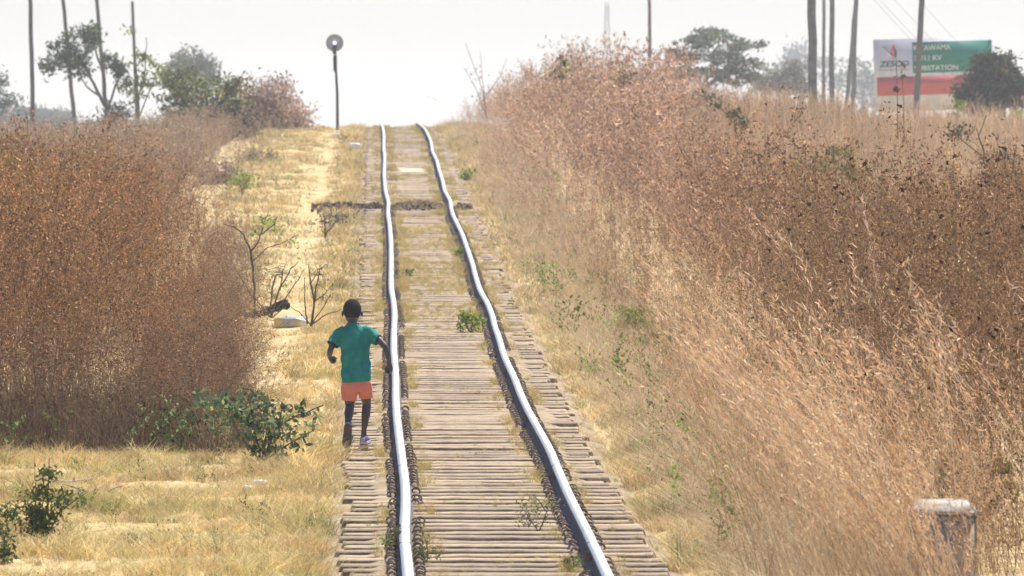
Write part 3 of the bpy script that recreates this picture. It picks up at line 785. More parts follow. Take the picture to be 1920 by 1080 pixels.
px_plant('dark_bush', 'low dark bush in front of the big olive shrub', 'shrub', 250, (428, 282),  # low bush with dark leaves of its own
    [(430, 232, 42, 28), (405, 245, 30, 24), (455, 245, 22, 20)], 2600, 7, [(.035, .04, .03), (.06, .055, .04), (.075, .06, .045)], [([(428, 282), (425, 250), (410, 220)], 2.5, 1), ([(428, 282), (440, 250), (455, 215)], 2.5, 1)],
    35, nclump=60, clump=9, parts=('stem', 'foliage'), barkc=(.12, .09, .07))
px_plant('dark_bush', 'low dark brown bush at the foot of the crooked tree', 'shrub', 300, (222, 270),
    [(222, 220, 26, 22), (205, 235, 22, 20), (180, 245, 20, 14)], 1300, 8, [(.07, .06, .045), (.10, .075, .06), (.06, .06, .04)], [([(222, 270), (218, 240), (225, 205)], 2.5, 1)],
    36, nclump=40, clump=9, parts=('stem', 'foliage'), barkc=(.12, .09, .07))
px_plant('twiggy_bush', 'dome of leafless reddish brown twigs beside the signal post', 'shrub', 272, (520, 262),
    [(515, 195, 52, 50), (540, 215, 42, 38), (480, 205, 34, 46), (565, 235, 24, 20)], 5200, 8, BRN, [([(520, 262), (505, 200), (490, 150)], 2, .7), ([(520, 262), (525, 200), (530, 145)], 2, .7), ([(522, 262), (548, 215), (562, 180)], 2, .7)],
    37, nclump=140, clump=10, twig=1.0, parts=('stem', 'leaves'), barkc=(.25, .18, .14), mat_=M_DRY, up=1.2)  # leaves part is a mass of dry twig flecks
px_plant('weed_clump', 'bright yellow green weed at the foot of the thin sapling', 'plant', 235, (245, 283),
    [(243, 250, 18, 12), (232, 262, 12, 10), (262, 260, 12, 12)], 420, 8, YG, [([(245, 283), (243, 250)], 1.2, .6)], 38, nclump=18, clump=5, parts=('stem', 'foliage'))
px_plant('edge_tree', 'dark tree at the very edge behind the first pole', 'tree', 480, (-12, 262),
    [(-8, 150, 18, 20), (-15, 190, 40, 26), (12, 190, 22, 14), (-30, 165, 30, 30)], 1500, 9, [(.04, .06, .035), (.06, .08, .045)], [([(-12, 262), (-12, 200), (-10, 140)], 4, 2)], 39, nclump=40, clump=9)
for i, (x, y, w_, h_, lab) in enumerate([(12, 226, 26, 14, 'low hazy tree behind the foot of the edge tree'), (50, 218, 24, 20, 'hazy blue grey tree just right of the first pole foot'), (88, 222, 22, 15, 'middle tree of the hazy row behind the first two poles'), (122, 225, 20, 14, 'hazy tree behind the foot of the second pole')]):
    px_plant('distant_tree', lab, 'tree', 900 + 30 * i, (x, 262), [(x, y, w_, h_), (x - w_ * .5, y + 6, w_ * .6, h_ * .7)], 700, 9, [(.05, .075, .05), (.07, .09, .06)], [([(x, 262), (x, y)], 3, 2)], 40 + i, group='hazy row of distant trees', nclump=26, clump=8)

for k, (x, y, dd, w_, h_, cols, lab) in enumerate([
        (345, 262, 232, 40, 30, OL + BRN, 'mixed olive and brown weeds below the big olive shrub'), (150, 272, 240, 34, 22, [(.10, .13, .06), (.16, .17, .08), (.24, .2, .12)], 'grey green low shrub at the foot of the second pole'),
        (285, 250, 250, 30, 40, OL + [(.30, .22, .14)], 'olive brown shrub between the thin sapling and the big olive shrub'), (95, 290, 190, 40, 22, [(.13, .14, .06), (.20, .17, .09)], 'low olive shrub in the thicket right of the first pole'),
        (480, 300, 215, 44, 26, BRN + OL, 'grey brown weeds at the foot of the reddish twig dome'), (410, 320, 190, 40, 30, BRN + [(.2, .2, .1)], 'brown grey weeds on the thicket top left of the path'), (30, 300, 175, 40, 26, OL, 'olive green shrub on the left thicket near the frame edge'),
        (455, 335, 180, 18, 16, YG, 'small green weed at the upper right corner of the left thicket')]):
    px_plant('low_shrub', lab, 'shrub', dd, (x, y + h_ + 14), [(x, y, w_, h_ * .8), (x - w_ * .5, y + h_ * .4, w_ * .6, h_ * .6), (x + w_ * .5, y + h_ * .4, w_ * .6, h_ * .6)], 1500 if w_ > 20 else 300, 7, cols,
        [([(x, y + h_ + 14), (x - w_ * .4, y)], 1.6, .6), ([(x, y + h_ + 14), (x + w_ * .4, y)], 1.6, .6)], 120 + k, nclump=60, clump=8, twig=.8, parts=('stem', 'foliage'), barkc=(.18, .14, .10), up=.8)
for k, (x, y, dd, w_, h_, lab) in enumerate([(1185, 600, 108, 40, 34, 'broad bright green grass clump on the right verge'), (1235, 640, 98, 30, 22, 'smaller green clump just below the broad green clump on the right verge'), (1020, 330, 196, 34, 10, 'green patch low on the far right verge'), (1120, 700, 90, 14, 10, 'small green weed on the lower right verge'), (880, 330, 200, 12, 8, 'tiny green weed beside the far right sleeper ends'), (1770, 870, 60, 18, 30, 'green leafy weed inside the right thicket above the post'), (1460, 760, 72, 20, 26, 'dull green weed among the reddish grass'), (1880, 900, 57, 26, 60, 'tall green stems in the dark thicket right of the post'), (1250, 800, 76, 20, 14, 'small green weed at the edge of the tall grass'), (1830, 690, 70, 16, 30, 'olive green shoot inside the dark right thicket')]):
    dd = foot(x, y + h_)
    px_plant('green_clump', lab, 'plant', dd, (x, y + h_), [(x, y, w_, h_ * .8, .12), (x + w_ * .4, y + h_ * .4, w_ * .6, h_ * .5, .12)], 900 if w_ > 25 else 220, 9, YG + [(.12, .18, .05)],
        [([(x, y + h_), (x - 4, y - h_ * .6)], 1.3, .6), ([(x, y + h_), (x + w_ * .5, y)], 1.3, .6)], 140 + k, nclump=30, clump=5, twig=.6, parts=('stem', 'foliage'), up=1.2)
# right side
px_plant('spreading_tree', 'wide airy tree with a flat layered crown on the right horizon', 'tree', 430, (1322, 245),
    [(1345, 76, 56, 32), (1398, 98, 44, 22), (1290, 92, 36, 28), (1330, 120, 66, 24), (1398, 122, 38, 18), (1275, 130, 30, 22), (1320, 146, 60, 18), (1380, 145, 40, 14)],
    4200, 9, [(.12, .165, .11), (.16, .20, .12), (.20, .19, .13)], [([(1322, 245), (1322, 165), (1335, 120), (1350, 70)], 4.5, 1.2), ([(1322, 170), (1360, 130), (1405, 100)], 3, 1), ([(1322, 175), (1295, 135), (1280, 95)], 3, 1), ([(1322, 160), (1375, 135), (1420, 112)], 2.4, .8)],  # leaf colours lightened to put some distance haze into them
    51, nclump=130, clump=8, flat=.55, barkc=(.10, .085, .08))
px_plant('hazy_tree', 'brown green hazy tree between the spreading tree and the thick pole', 'tree', 560, (1470, 250),
    [(1465, 150, 46, 20), (1490, 132, 24, 16), (1435, 160, 32, 14), (1500, 155, 22, 22)], 2000, 9, [(.14, .15, .11), (.20, .165, .12)], [([(1470, 250), (1470, 150)], 4, 2)], 52, nclump=50, clump=9)
px_plant('distant_tree', 'pale blue far tree rising behind the thick pole', 'tree', 1500, (1505, 250),
    [(1505, 105, 30, 22), (1540, 130, 30, 26), (1480, 128, 24, 24)], 900, 10, [(.05, .08, .06), (.07, .09, .07)], [([(1505, 250), (1505, 120)], 4, 2)], 53, nclump=34, clump=10)
px_plant('distant_tree', 'pale far tree between the leaning pole pair and the signboard', 'tree', 1150, (1618, 250),
    [(1595, 150, 34, 28), (1630, 170, 26, 34), (1650, 150, 22, 24), (1622, 122, 14, 16)], 1100, 10, [(.06, .10, .06), (.08, .11, .07)], [([(1618, 250), (1618, 160)], 4, 2)], 54, nclump=40, clump=10)
px_plant('dense_bush', 'dense dark rounded bush covering the right end of the signboard', 'shrub', 318, (1866, 262),
    [(1862, 150, 50, 48), (1900, 160, 36, 46), (1835, 175, 36, 34), (1870, 190, 60, 26), (1805, 172, 20, 9), (1800, 190, 16, 12), (1845, 122, 24, 18), (1890, 120, 22, 16), (1822, 188, 22, 18)],
    7000, 10, RUST, [([(1866, 262), (1860, 190), (1850, 120)], 4, 1.5), ([(1866, 262), (1885, 190), (1905, 125)], 4, 1.5), ([(1862, 250), (1830, 200), (1800, 175)], 3, 1)],
    55, nclump=150, clump=9, parts=('stem', 'foliage'), barkc=(.08, .065, .055))
px_plant('sapling', 'slender shrub with sparse olive leaves standing in the pale grass', 'shrub', 190, (1385, 262),
    [(1300, 172, 16, 5), (1335, 180, 14, 6), (1345, 200, 20, 6), (1380, 215, 18, 8), (1352, 190, 12, 5), (1390, 235, 12, 8)], 210, 11, [(.12, .13, .045), (.16, .16, .06), (.08, .09, .035)],
    [([(1385, 262), (1372, 225), (1340, 190), (1295, 172)], 1.4, .6), ([(1380, 245), (1390, 220), (1402, 212)], 1, .5)], 56, nclump=34, clump=4, twig=.8, parts=('stem', 'foliage'), barkc=(.22, .17, .12))
px_plant('yellow_shrub', 'yellow green leafy shrub sticking out of the brown thicket', 'shrub', 145, (1565, 400),
    [(1550, 300, 26, 18), (1570, 285, 26, 14), (1600, 318, 20, 20), (1530, 320, 18, 18), (1570, 330, 44, 24), (1490, 320, 12, 22, .15)], 800, 10, [(.20, .20, .06), (.30, .26, .09), (.13, .14, .05), (.34, .24, .14)],
    [([(1565, 400), (1558, 340), (1548, 290)], 1.6, .7), ([(1565, 400), (1580, 330), (1602, 300)], 1.6, .7), ([(1562, 395), (1525, 345), (1488, 300)], 1.4, .6)], 57, nclump=80, clump=6, twig=.8, parts=('stem', 'foliage'), barkc=(.22, .16, .11))
px_plant('grey_shrub', 'dark grey green twiggy shrub below the dense bush', 'shrub', 135, (1890, 440),
    [(1880, 320, 44, 40), (1900, 370, 40, 40), (1850, 350, 30, 30), (1800, 250, 26, 14, .2)], 1500, 8, [(.09, .095, .06), (.14, .12, .085), (.07, .08, .05)],
    [([(1890, 440), (1870, 350), (1845, 290), (1830, 240)], 2, .8), ([(1890, 440), (1895, 350), (1905, 270)], 2, .8), ([(1880, 400), (1850, 300), (1770, 235)], 1.8, .7), ([(1850, 300), (1835, 255), (1850, 215)], 1.4, .6)],
    58, nclump=90, clump=9, twig=1.0, parts=('stem', 'foliage'), barkc=(.13, .10, .085))
px_plant('bright_weed', 'fresh green shoot under the left end of the dense bush', 'plant', 240, (1795, 240),
    [(1796, 200, 8, 12), (1792, 215, 10, 8)], 130, 8, YG, [([(1795, 240), (1796, 195)], 1, .5)], 59, nclump=10, clump=4, parts=('stem', 'foliage'))
px_plant('bright_weed', 'fresh green sprig on the field right of the dense bush foot', 'plant', 235, (1908, 240),
    [(1908, 212, 12, 6)], 110, 8, YG, [([(1908, 240), (1908, 212)], 1, .5)], 60, nclump=8, clump=4, parts=('stem', 'foliage'))
for k, (bx, top, lab) in enumerate([(1682, 92, 'tall dead flower stalk with two seed pods before the signboard'), (1693, 118, 'shorter dead stalk with one pale pod before the signboard')]):
    px_plant('dead_stalk', lab, 'plant', 150, (bx + 2, 262), [(bx - 2, top + 50, 3, 4, .02), (bx, top + 76, 4, 6, .02)] if k == 0 else [(bx - 2, top + 25, 3, 5, .02), (bx, top + 5, 2, 6, .02)],
        34, 9, [(.16, .10, .08), (.3, .24, .17)], [([(bx + 2, 262), (bx + 1, 190), (bx - 2, top)], 1.1, .5)], 62 + k, nclump=6, clump=2.5, twig=.3, parts=('stem', 'seed_pods'), barkc=(.2, .15, .11))
# crest of the right thicket
for k, (x, y, d, lab) in enumerate([(1052, 108, 195, 'sparse green twig poking above the brown crest thicket'), (1168, 118, 190, 'leafy green twig on the thicket just left of the lone pole')]):
    px_plant('leafy_twig', lab, 'plant', d, (x, y + 95), [(x, y + 8, 9, 12), (x - 3, y + 30, 14, 12), (x + 12, y + 18, 10, 10)], 120, 9, [(.14, .16, .06), (.20, .19, .08)], [([(x, y + 95), (x + 2, y + 40), (x - 2, y - 5)], 1, .5)], 66 + k, nclump=24, clump=4, twig=.8, parts=('stem', 'foliage'), barkc=(.2, .15, .11))
px_plant('bare_sapling', 'leafless thin sapling against the white sky left of the crest thicket', 'shrub', 262, (915, 235),
    [(890, 140, 14, 20, .2), (905, 180, 20, 24, .2)], 60, 6, BRN, [([(915, 235), (905, 170), (880, 100), (872, 80)], .8, .4), ([(912, 220), (890, 160), (868, 125)], .7, .35), ([(912, 215), (905, 150), (900, 95)], .7, .35), ([(908, 185), (940, 140), (950, 110)], .7, .35)],
    68, nclump=30, clump=6, twig=1.0, parts=('stem', 'leaves'), barkc=(.3, .22, .18), mat_=M_DRY)  # leaves part holds a few loose twig flecks

# bare saplings by the path
px_plant('bare_sapling', 'bent bare sapling with a tuft of green leaves at the thicket edge', 'shrub', 112, (478, 592),
    [(500, 418, 22, 14, .1), (478, 440, 12, 8, .1), (545, 452, 10, 5, .1), (520, 425, 8, 12, .1)], 95, 9, YG, [([(478, 592), (478, 540), (470, 470), (458, 440), (440, 425), (420, 420)], 2.6, .8), ([(470, 475), (486, 450), (497, 410), (503, 398)], 1.6, .6), ([(490, 440), (515, 420), (520, 405)], 1.2, .5), ([(474, 490), (500, 465), (525, 457), (560, 440)], 1.1, .5), ([(478, 560), (450, 520), (440, 500)], 1.2, .5)],
    71, nclump=26, clump=5, twig=.5, parts=('stem', 'foliage'), barkc=(.13, .11, .095))
px_plant('bare_sapling', 'bare many stemmed sapling standing behind the charred log', 'shrub', 111, (508, 596),
    [(515, 510, 26, 24, .12), (500, 560, 12, 20, .1), (535, 520, 14, 16, .1)], 60, 7, YG + BRN, [([(508, 596), (508, 560), (515, 520), (517, 515), (530, 515)], 2.2, .8), ([(508, 596), (525, 540), (545, 505), (560, 490)], 2.0, .6), ([(508, 590), (535, 560), (555, 530), (570, 505)], 1.5, .5), ([(525, 545), (530, 510), (538, 490)], 1.2, .5), ([(510, 596), (535, 575), (540, 560)], 1.2, .5), ([(506, 594), (480, 560), (462, 545)], 1.4, .5), ([(505, 594), (485, 575), (455, 560)], 1.2, .5)],
    72, nclump=40, clump=6, twig=.9, parts=('stem', 'foliage'), barkc=(.15, .125, .105))
px_plant('bare_sapling', 'leafless forked sapling between the plastic sack and the running boy', 'shrub', 108, (583, 612),
    [(590, 520, 24, 26, .12), (610, 550, 24, 20, .12)], 30, 6, BRN, [([(583, 612), (590, 570), (582, 530), (578, 495)], 2.6, .8), ([(588, 580), (592, 540), (600, 505), (612, 495)], 2.0, .6), ([(576, 608), (572, 570), (571, 520)], 1.8, .6), ([(585, 608), (610, 590), (640, 580)], 1.5, .5), ([(590, 565), (610, 550), (625, 530)], 1.2, .5), ([(586, 605), (606, 575), (618, 555)], 1.2, .5), ([(583, 610), (560, 585), (545, 575)], 1.3, .5), ([(582, 532), (596, 510), (590, 490)], 1.0, .4)],
    73, nclump=44, clump=6, twig=.9, parts=('stem', 'leaves'), barkc=(.10, .085, .075))  # loose dry twig flecks make up the leaves part
px_plant('dead_stump', 'small dead bush stub beside the path near the soil ridge', 'shrub', 150, (610, 445),
    [(612, 410, 14, 16, .15), (640, 405, 20, 8, .15)], 160, 7, [(.24, .20, .13), (.15, .16, .09)], [([(610, 445), (609, 425), (606, 400)], 2.2, .8), ([(610, 440), (630, 415), (650, 408)], 1.4, .5)], 74, nclump=30, clump=7, twig=.8, parts=('stem', 'leaves'), barkc=(.16, .12, .10))  # leaves part: loose twig flecks of the dead stub
# broad-leaved shrub in the clearing
px_plant('leafy_shrub', 'broad leaved blue green shrub leaning towards the running boy', 'shrub', 74.5, (490, 868),
    [(470, 765, 36, 30, .18), (520, 785, 44, 34, .2), (490, 815, 44, 36, .2), (545, 820, 32, 34, .18), (500, 850, 36, 20, .18), (585, 785, 16, 14, .1), (430, 770, 30, 26, .2), (560, 770, 14, 10, .1), (395, 760, 26, 30, .2)],
    900, 15, [(.10, .16, .085), (.14, .20, .10), (.07, .115, .06), (.24, .29, .16), (.26, .27, .09)], [([(490, 868), (500, 820), (545, 785), (606, 760)], 3, 1), ([(490, 868), (475, 800), (465, 740)], 3, 1), ([(490, 868), (520, 800), (530, 755)], 2.5, 1), ([(492, 866), (545, 830), (590, 805)], 2, .8), ([(488, 866), (440, 800), (410, 760)], 2.2, .8)],
    75, nclump=110, clump=9, twig=.6, parts=('stem', 'foliage'), barkc=(.16, .15, .10))
px_plant('ferny_plant', 'dark green feathery plant in the bottom left corner', 'plant', 61, (85, 1015),
    [(80, 950, 40, 34, .12), (70, 985, 36, 26, .12), (130, 935, 34, 16, .1), (30, 955, 36, 20, .12), (90, 900, 20, 24, .08), (150, 965, 20, 12, .1)], 1500, 10, [(.06, .11, .035), (.09, .155, .045), (.14, .19, .05), (.22, .21, .08)], [([(85, 1015), (88, 950), (92, 860)], 2.5, .8), ([(85, 1015), (110, 960), (160, 925)], 2, .7), ([(85, 1015), (60, 970), (20, 945)], 2, .7), ([(83, 1010), (66, 940), (64, 855)], 1.5, .5)],
    76, nclump=70, clump=9, twig=.8, parts=('stem', 'foliage'), barkc=(.12, .10, .06))
px_plant('ferny_plant', 'dark green weed cut off by the frame below the feathery plant', 'plant', 59, (8, 1075),
    [(5, 1010, 22, 40, .12), (0, 1050, 30, 24, .12)], 420, 10, [(.05, .09, .03), (.08, .12, .04), (.14, .13, .06)], [([(8, 1075), (6, 1000)], 2, .7)], 77, nclump=34, clump=8, twig=.8, parts=('stem', 'foliage'))
# green weeds on the track
for k, (x, y, d, w_, h_, n, lab) in enumerate([(884, 600, 116, 26, 26, 360, 'bright green weed tuft growing against the right rail'), (862, 474, 148, 8, 10, 90, 'small green sprig inside the right rail past the big weed tuft'),
        (768, 515, 128, 9, 6, 60, 'tiny weed right of the left rail ahead of the boy'), (1188, 592, 110, 34, 26, 300, 'fresh green grass clump under the right thicket'), (740, 1010, 56.5, 22, 34, 260, 'grey green weed leaning on the left rail near the bottom'),
        (800, 1030, 56, 26, 30, 260, 'grey green weed right of the left rail near the bottom'), (1010, 960, 60, 40, 40, 240, 'spindly weed with dark stems inside the right rail'), (1075, 1055, 55.6, 22, 16, 150, 'green weed under the inner side of the right rail at the bottom'),
        (1305, 760, 76, 18, 12, 110, 'green leafy weed on the right verge before the tall grass'), (585, 975, 62, 10, 22, 70, 'thin upright weed left of the sleeper ends'), (250, 1010, 59, 16, 12, 110, 'low green weed in the middle of the yellow clearing')]):
    spindly = k == 6
    d = foot(x, y + h_ * .95)
    px_plant('green_weed', lab, 'plant', d, (x, y + h_ * .95), [(x, y, w_, h_ * .8, .08), (x - w_ * .5, y + h_ * .3, w_ * .6, h_ * .5, .08)], n, 7 if k > 3 else 8, ([(.16, .17, .07), (.30, .27, .12)] if spindly else YG if k in (0, 1, 3) else [(.16, .19, .07), (.22, .23, .10), (.12, .15, .06)]),
        [([(x, y + h_ * .95), (x + (16 if spindly else 2), y), (x - (10 if spindly else 4), y - h_ * .8)], 1.4, .6), ([(x, y + h_ * .95), (x - w_ * .6, y + 2)], 1.2, .5)], 80 + k, nclump=24, clump=max(4, w_ * .22), twig=.9, parts=('stem', 'foliage'), barkc=(.13, .10, .07))

# tall tufts of reddish grass in front of the right thicket
TUFT = [grass_tuft(np.random.default_rng(300 + k), 26, .13, 1, .0062, .30, .6, segs=5) for k in range(6)]
TM = []
rt = np.random.default_rng(77)
for k, p in enumerate(TUFT):
    V = p.V.copy(); V[:, 0] -= (.34 + .12 * rt.random()) * V[:, 2] ** 1.5     # blown to the left
    for tone in ((.48, .32, .18), (.68, .50, .30)):
        mb = MB(); n0 = 0
        mb.v.append(V.astype(np.float32)); mb.c.append((p.C * np.asarray(tone)).astype(np.float32)); mb.n = len(V); mb.f = [f.astype(np.int32) for f in p.F]
        o = mb.build('grass_tuft', M_DRY); TM.append(o.data); bpy.data.objects.remove(o)
TL = 'tall tuft of reddish dry grass leaning left before the right thicket'
spots = [(1470, 52.6), (1540, 52.2), (1590, 53.5), (1640, 52.5), (1690, 51.6), (1440, 55), (1500, 56), (1580, 57), (1660, 55.5), (1720, 53.6), (1400, 60), (1470, 61), (1540, 62), (1380, 66), (1430, 68), (1520, 66), (1600, 64), (1360, 74), (1420, 76), (1480, 74), (1330, 88), (1380, 92), (1300, 104), (1330, 112), (1280, 126), (1640, 59), (1560, 70), (1340, 82),
         (1760, 60), (1840, 58), (1900, 62), (1700, 68), (1770, 51.2), (1745, 50.6), (1800, 50.4), (1725, 51.4), (1690, 50.8), (1615, 51), (1880, 54), (1560, 51.2), (1790, 56), (1850, 66), (1620, 75)]
for i, (x, d) in enumerate(spots):
    X = (x - 960) / F * d; g = float(ground(X, d))
    o = bpy.data.objects.new('grass_tuft', TM[int(rt.integers(0, len(TM)))]); COL.objects.link(o)
    s = rt.uniform(.85, 1.3) * (1.05 if d < 70 else .95)
    o.location = (X, d, g - .02); o.scale = (s, s, s); o.rotation_euler = (0, 0, rt.normal(0, .35))
    tag(o, TL, 'grass', 'tall grass tufts blown by the wind')

# big arching clumps of pale grass around the marker post
ARCH = [grass_tuft(np.random.default_rng(500 + k), 34, .10, 1, .0052, .34, .95, segs=7) for k in range(5)]
AM = []
for k, p in enumerate(ARCH):
    V = p.V.copy(); V[:, 0] -= (.42 + .22 * rt.random()) * np.abs(V[:, 2]) ** 1.9
    mb = MB(); mb.v.append(V.astype(np.float32)); mb.c.append((p.C * np.asarray(((.80, .60, .40), (.74, .50, .32), (.82, .66, .44))[k % 3])).astype(np.float32)); mb.n = len(V); mb.f = [f.astype(np.int32) for f in p.F]
    o = mb.build('arching_grass_clump', M_DRY); AM.append(o.data); bpy.data.objects.remove(o)
for i, (x, d, s) in enumerate([(1700, 55, 1.45), (1640, 57.5, 1.55), (1560, 60, 1.5), (1760, 58, 1.6), (1500, 63, 1.45), (1810, 51.0, 1.05), (1775, 50.9, .95), (1745, 51.3, 1.1), (1600, 66, 1.6), (1480, 70, 1.5), (1840, 63, 1.6), (1420, 78, 1.45), (1690, 52, 1.2)]):
    X = (x - 960) / F * d
    o = bpy.data.objects.new('arching_grass_clump', AM[i % len(AM)]); COL.objects.link(o)
    o.location = (X, d, float(ground(X, d)) - .02); o.scale = (s, s, s); o.rotation_euler = (0, 0, rt.normal(0, .25))
    tag(o, 'large clump of long pale grass stems arching left near the marker post', 'grass', 'arching pale grass clumps near the marker post')
# ------------------------------------------------------------------ poles, signal, signboard, cables, mast
M_POLE = vcol_mat('weathered_pole', .85, .15, .35, 6)
def pole(label, d, p0, p1, w0, w1, top_y=None, group=None, col=(.075, .065, .06)):
    """leaning round pole from the foot p0 through p1 (pixels) and on upwards"""
    a = at(*p0, d); b = at(*p1, d)
    a = a - (b - a) * (.6 / np.linalg.norm(b - a))          # foot in the ground
    up = (b - a) / np.linalg.norm(b - a)
    L = np.linalg.norm(b - a) if top_y else 8.6
    root = empty('pole', tuple(map(float, a)), label, 'pole', group)
    r = np.random.default_rng(int(p0[0]))
    t = np.linspace(0, L, 14); q = up[None] * t[:, None]; q[:, 0] += r.normal(0, .012, 14); q[:, 1] += r.normal(0, .012, 14)
    mb = MB(); s = d / F / 2
    addtube(mb, q, np.linspace(w0 * s, w0 * s + (w1 - w0) * s * L / np.linalg.norm(b - a), 14), 10, col)
    mb.build('shaft', M_POLE, root, smooth=True)
    cp = MB(); rr = w1 * s * 1.0
    addtube(cp, [q[-1], q[-1] + up * .04], [rr * 1.04, rr * .75], 10, (.25, .25, .25)); cp.build('cap', M_POLE, root)
    return root
GP = 'wooden line poles at the side of the railway'
pole('black leaning pole furthest to the left standing clear of the trees', 380, (63, 262), (56, 0), 9, 8, group=GP)
pole('dark leaning pole passing in front of the crooked tree crown', 400, (143, 262), (119, 0), 8.5, 7, group=GP)
pole('dark leaning pole rising right of the crooked tree crown', 420, (203, 262), (182, 0), 8.5, 7, group=GP)
pole('short pole whose top ends below the upper frame edge by the thin sapling', 430, (259, 262), (248, 4), 6.5, 5.5, top_y=4, group=GP)
pole('lone thin pole behind the crest of the right thicket', 400, (1220, 262), (1217.5, 0), 7.5, 6.5, group=GP, col=(.20, .15, .135))  # right-hand poles: distance haze put into a paler, greyer wood colour
pole('thickest grey pole right of the spreading tree', 262, (1525, 262), (1522.5, 0), 18, 17, group=GP, col=(.20, .205, .215))
pole('thin pole close beside the thickest pole', 420, (1544, 262), (1544.5, 0), 7, 6.5, group=GP, col=(.17, .165, .17))
pole('straight grey pole between the thickest pole and the leaning pair', 330, (1558.5, 262), (1560, 0), 11, 9.5, group=GP, col=(.18, .18, .19))
pole('left pole of the leaning pair that crosses at the top', 380, (1581, 262), (1605, 0), 8, 8, group=GP, col=(.18, .18, .19))
pole('right pole of the leaning pair that crosses at the top', 372, (1598, 262), (1604, 0), 9, 9, group=GP, col=(.19, .19, .20))
pole('grey pole standing right in front of the signboard', 300, (1715, 262), (1729, 0), 12.5, 11, group=GP, col=(.17, .17, .175))

# signal with a round back plate near the crest
M_LENS, nt, out = mat('lit_lens')
em = N(nt, 'ShaderNodeEmission'); nn = noise(nt, 30, 2); rr_ = ramp(nt, nn.outputs['Fac'], [(.3, (.9, .92, .95)), (.7, (1, 1, 1))])
nt.links.new(rr_.outputs['Color'], em.inputs['Color']); em.inputs['Strength'].default_value = 1.3; nt.links.new(em.outputs[0], out.inputs['Surface'])
d = 285; s = d / F; b = at(633, 232, d)
root = empty('railway_signal', tuple(map(float, b)), 'round signal disc with a white lens on a thin post at the crest', 'signal')
mb = MB(); addtube(mb, [(0, 0, -.5), (-.01, 0, .9), (-.045, 0, 1.5), (-.075, 0, 2.05)], [.05, .045, .04, .045], 8, (.10, .075, .07)); mb.build('post', M_POLE, root, smooth=True)
mb = MB(); addtube(mb, [(-.07, 0, 1.55), (-.075, 0, 2.02)], .06, 8, (.055, .06, .065)); mb.build('sleeve', M_POLE, root)
cx, cz = -.085, 2.40
t = np.linspace(0, 2 * np.pi, 40, endpoint=False)
ring = lambda r_, y: np.c_[cx + r_ * np.cos(t), np.full(40, y), cz + r_ * np.sin(t)]
mb = MB(); V = np.concatenate([ring(.255, -.012), ring(.05, -.012), ring(.255, .012), ring(.05, .012)]); i = np.arange(40); j = (i + 1) % 40
mb.add(V, np.concatenate([np.stack([i, j, j + 40, i + 40], -1), np.stack([i + 80, i + 120, j + 120, j + 80], -1), np.stack([i, i + 80, j + 80, j], -1), np.stack([i + 40, j + 40, j + 120, i + 120], -1)]), (.42, .44, .46))
mb.build('back_plate', M_PAINT, root)
mb = MB(); V = np.concatenate([ring(.262, -.03), ring(.24, -.03), ring(.262, .03), ring(.24, .03)])
mb.add(V, np.concatenate([np.stack([i, j, j + 40, i + 40], -1), np.stack([i + 80, i + 120, j + 120, j + 80], -1), np.stack([i, i + 80, j + 80, j], -1), np.stack([i + 40, j + 40, j + 120, i + 120], -1)]), (.5, .5, .51)); mb.build('rim', M_PAINT, root)
mb = MB(); ellipsoid(mb, (cx, -.01, cz + .0), (.05, .03, .05), c=(.95, .95, .95)); mb.build('lens', M_LENS, root, smooth=True)
mb = MB(); box(mb, cx - .055, cx + .055, -.12, .05, cz - .34, cz - .07, (.05, .055, .06)); mb.build('lamp_case', M_POLE, root)

# signboard
FONTS = bpy.data.curves.new('letters', 'FONT')
def text_mesh(body, size, width=None, bold=.0, shear=0, align='LEFT'):
    cu = bpy.data.curves.new('letters', 'FONT'); cu.body = body; cu.size = size; cu.offset = bold; cu.extrude = .004; cu.shear = shear; cu.align_x = align
    o = bpy.data.objects.new('letters', cu); COL.objects.link(o)
    dg = bpy.context.evaluated_depsgraph_get(); me = bpy.data.meshes.new_from_object(o.evaluated_get(dg))
    bpy.data.objects.remove(o)
    n = len(me.vertices); co = np.empty(n * 3, np.float32); me.vertices.foreach_get('co', co); co = co.reshape(-1, 3)
    if width: co[:, 0] = (co[:, 0] - co[:, 0].min()) / np.ptp(co[:, 0]) * width
    co = np.c_[co[:, 0], -co[:, 2], co[:, 1]]
    me.vertices.foreach_set('co', co.astype(np.float32).ravel()); me.update(); return me
def flat_paint(name, c, rough=.55):
    return solid(name, [(.3, tuple(np.array(c) * .78)), (.7, c)], 2.5, rough, spec=.3)
P_WHITE = flat_paint('white_paint', (.80, .81, .84)); P_GREEN = flat_paint('green_paint', (.004, .24, .18)); P_RED = flat_paint('red_paint', (.66, .15, .13))
P_DKGREEN = flat_paint('dark_green_paint', (.015, .13, .12)); P_FLAME = flat_paint('flame_paint', (.70, .12, .08)); P_LETTER = flat_paint('letter_white', (.80, .82, .82)); P_GREY = flat_paint('grey_paint', (.30, .33, .36))
d = 350; s = d / F; b = at(1640, 214.5, d)
root = empty('signboard', tuple(map(float, b)), 'big white green and red substation signboard half hidden by a bush', 'signboard')
root.rotation_euler = (0, math.radians(-1.75), 0)
def rect(name, x0, y0, x1, y1, yf, th, m, skew=0):
    """pixel rectangle measured from the board foot"""
    mb = MB(); X0, X1 = (x0 - 1640) * s, (x1 - 1640) * s; Z0, Z1 = (218 - y1) * s, (218 - y0) * s
    box(mb, X0, X1, yf, yf + th, Z0, Z1); return mb.build(name, m, root, color=False)
rect('board', 1641, 78, 1867, 214, 0, .06, P_WHITE)
rect('green_panel', 1714, 85, 1863, 143, -.012, .010, P_GREEN)
rect('red_panel', 1646, 149, 1866, 184, -.012, .010, P_RED)
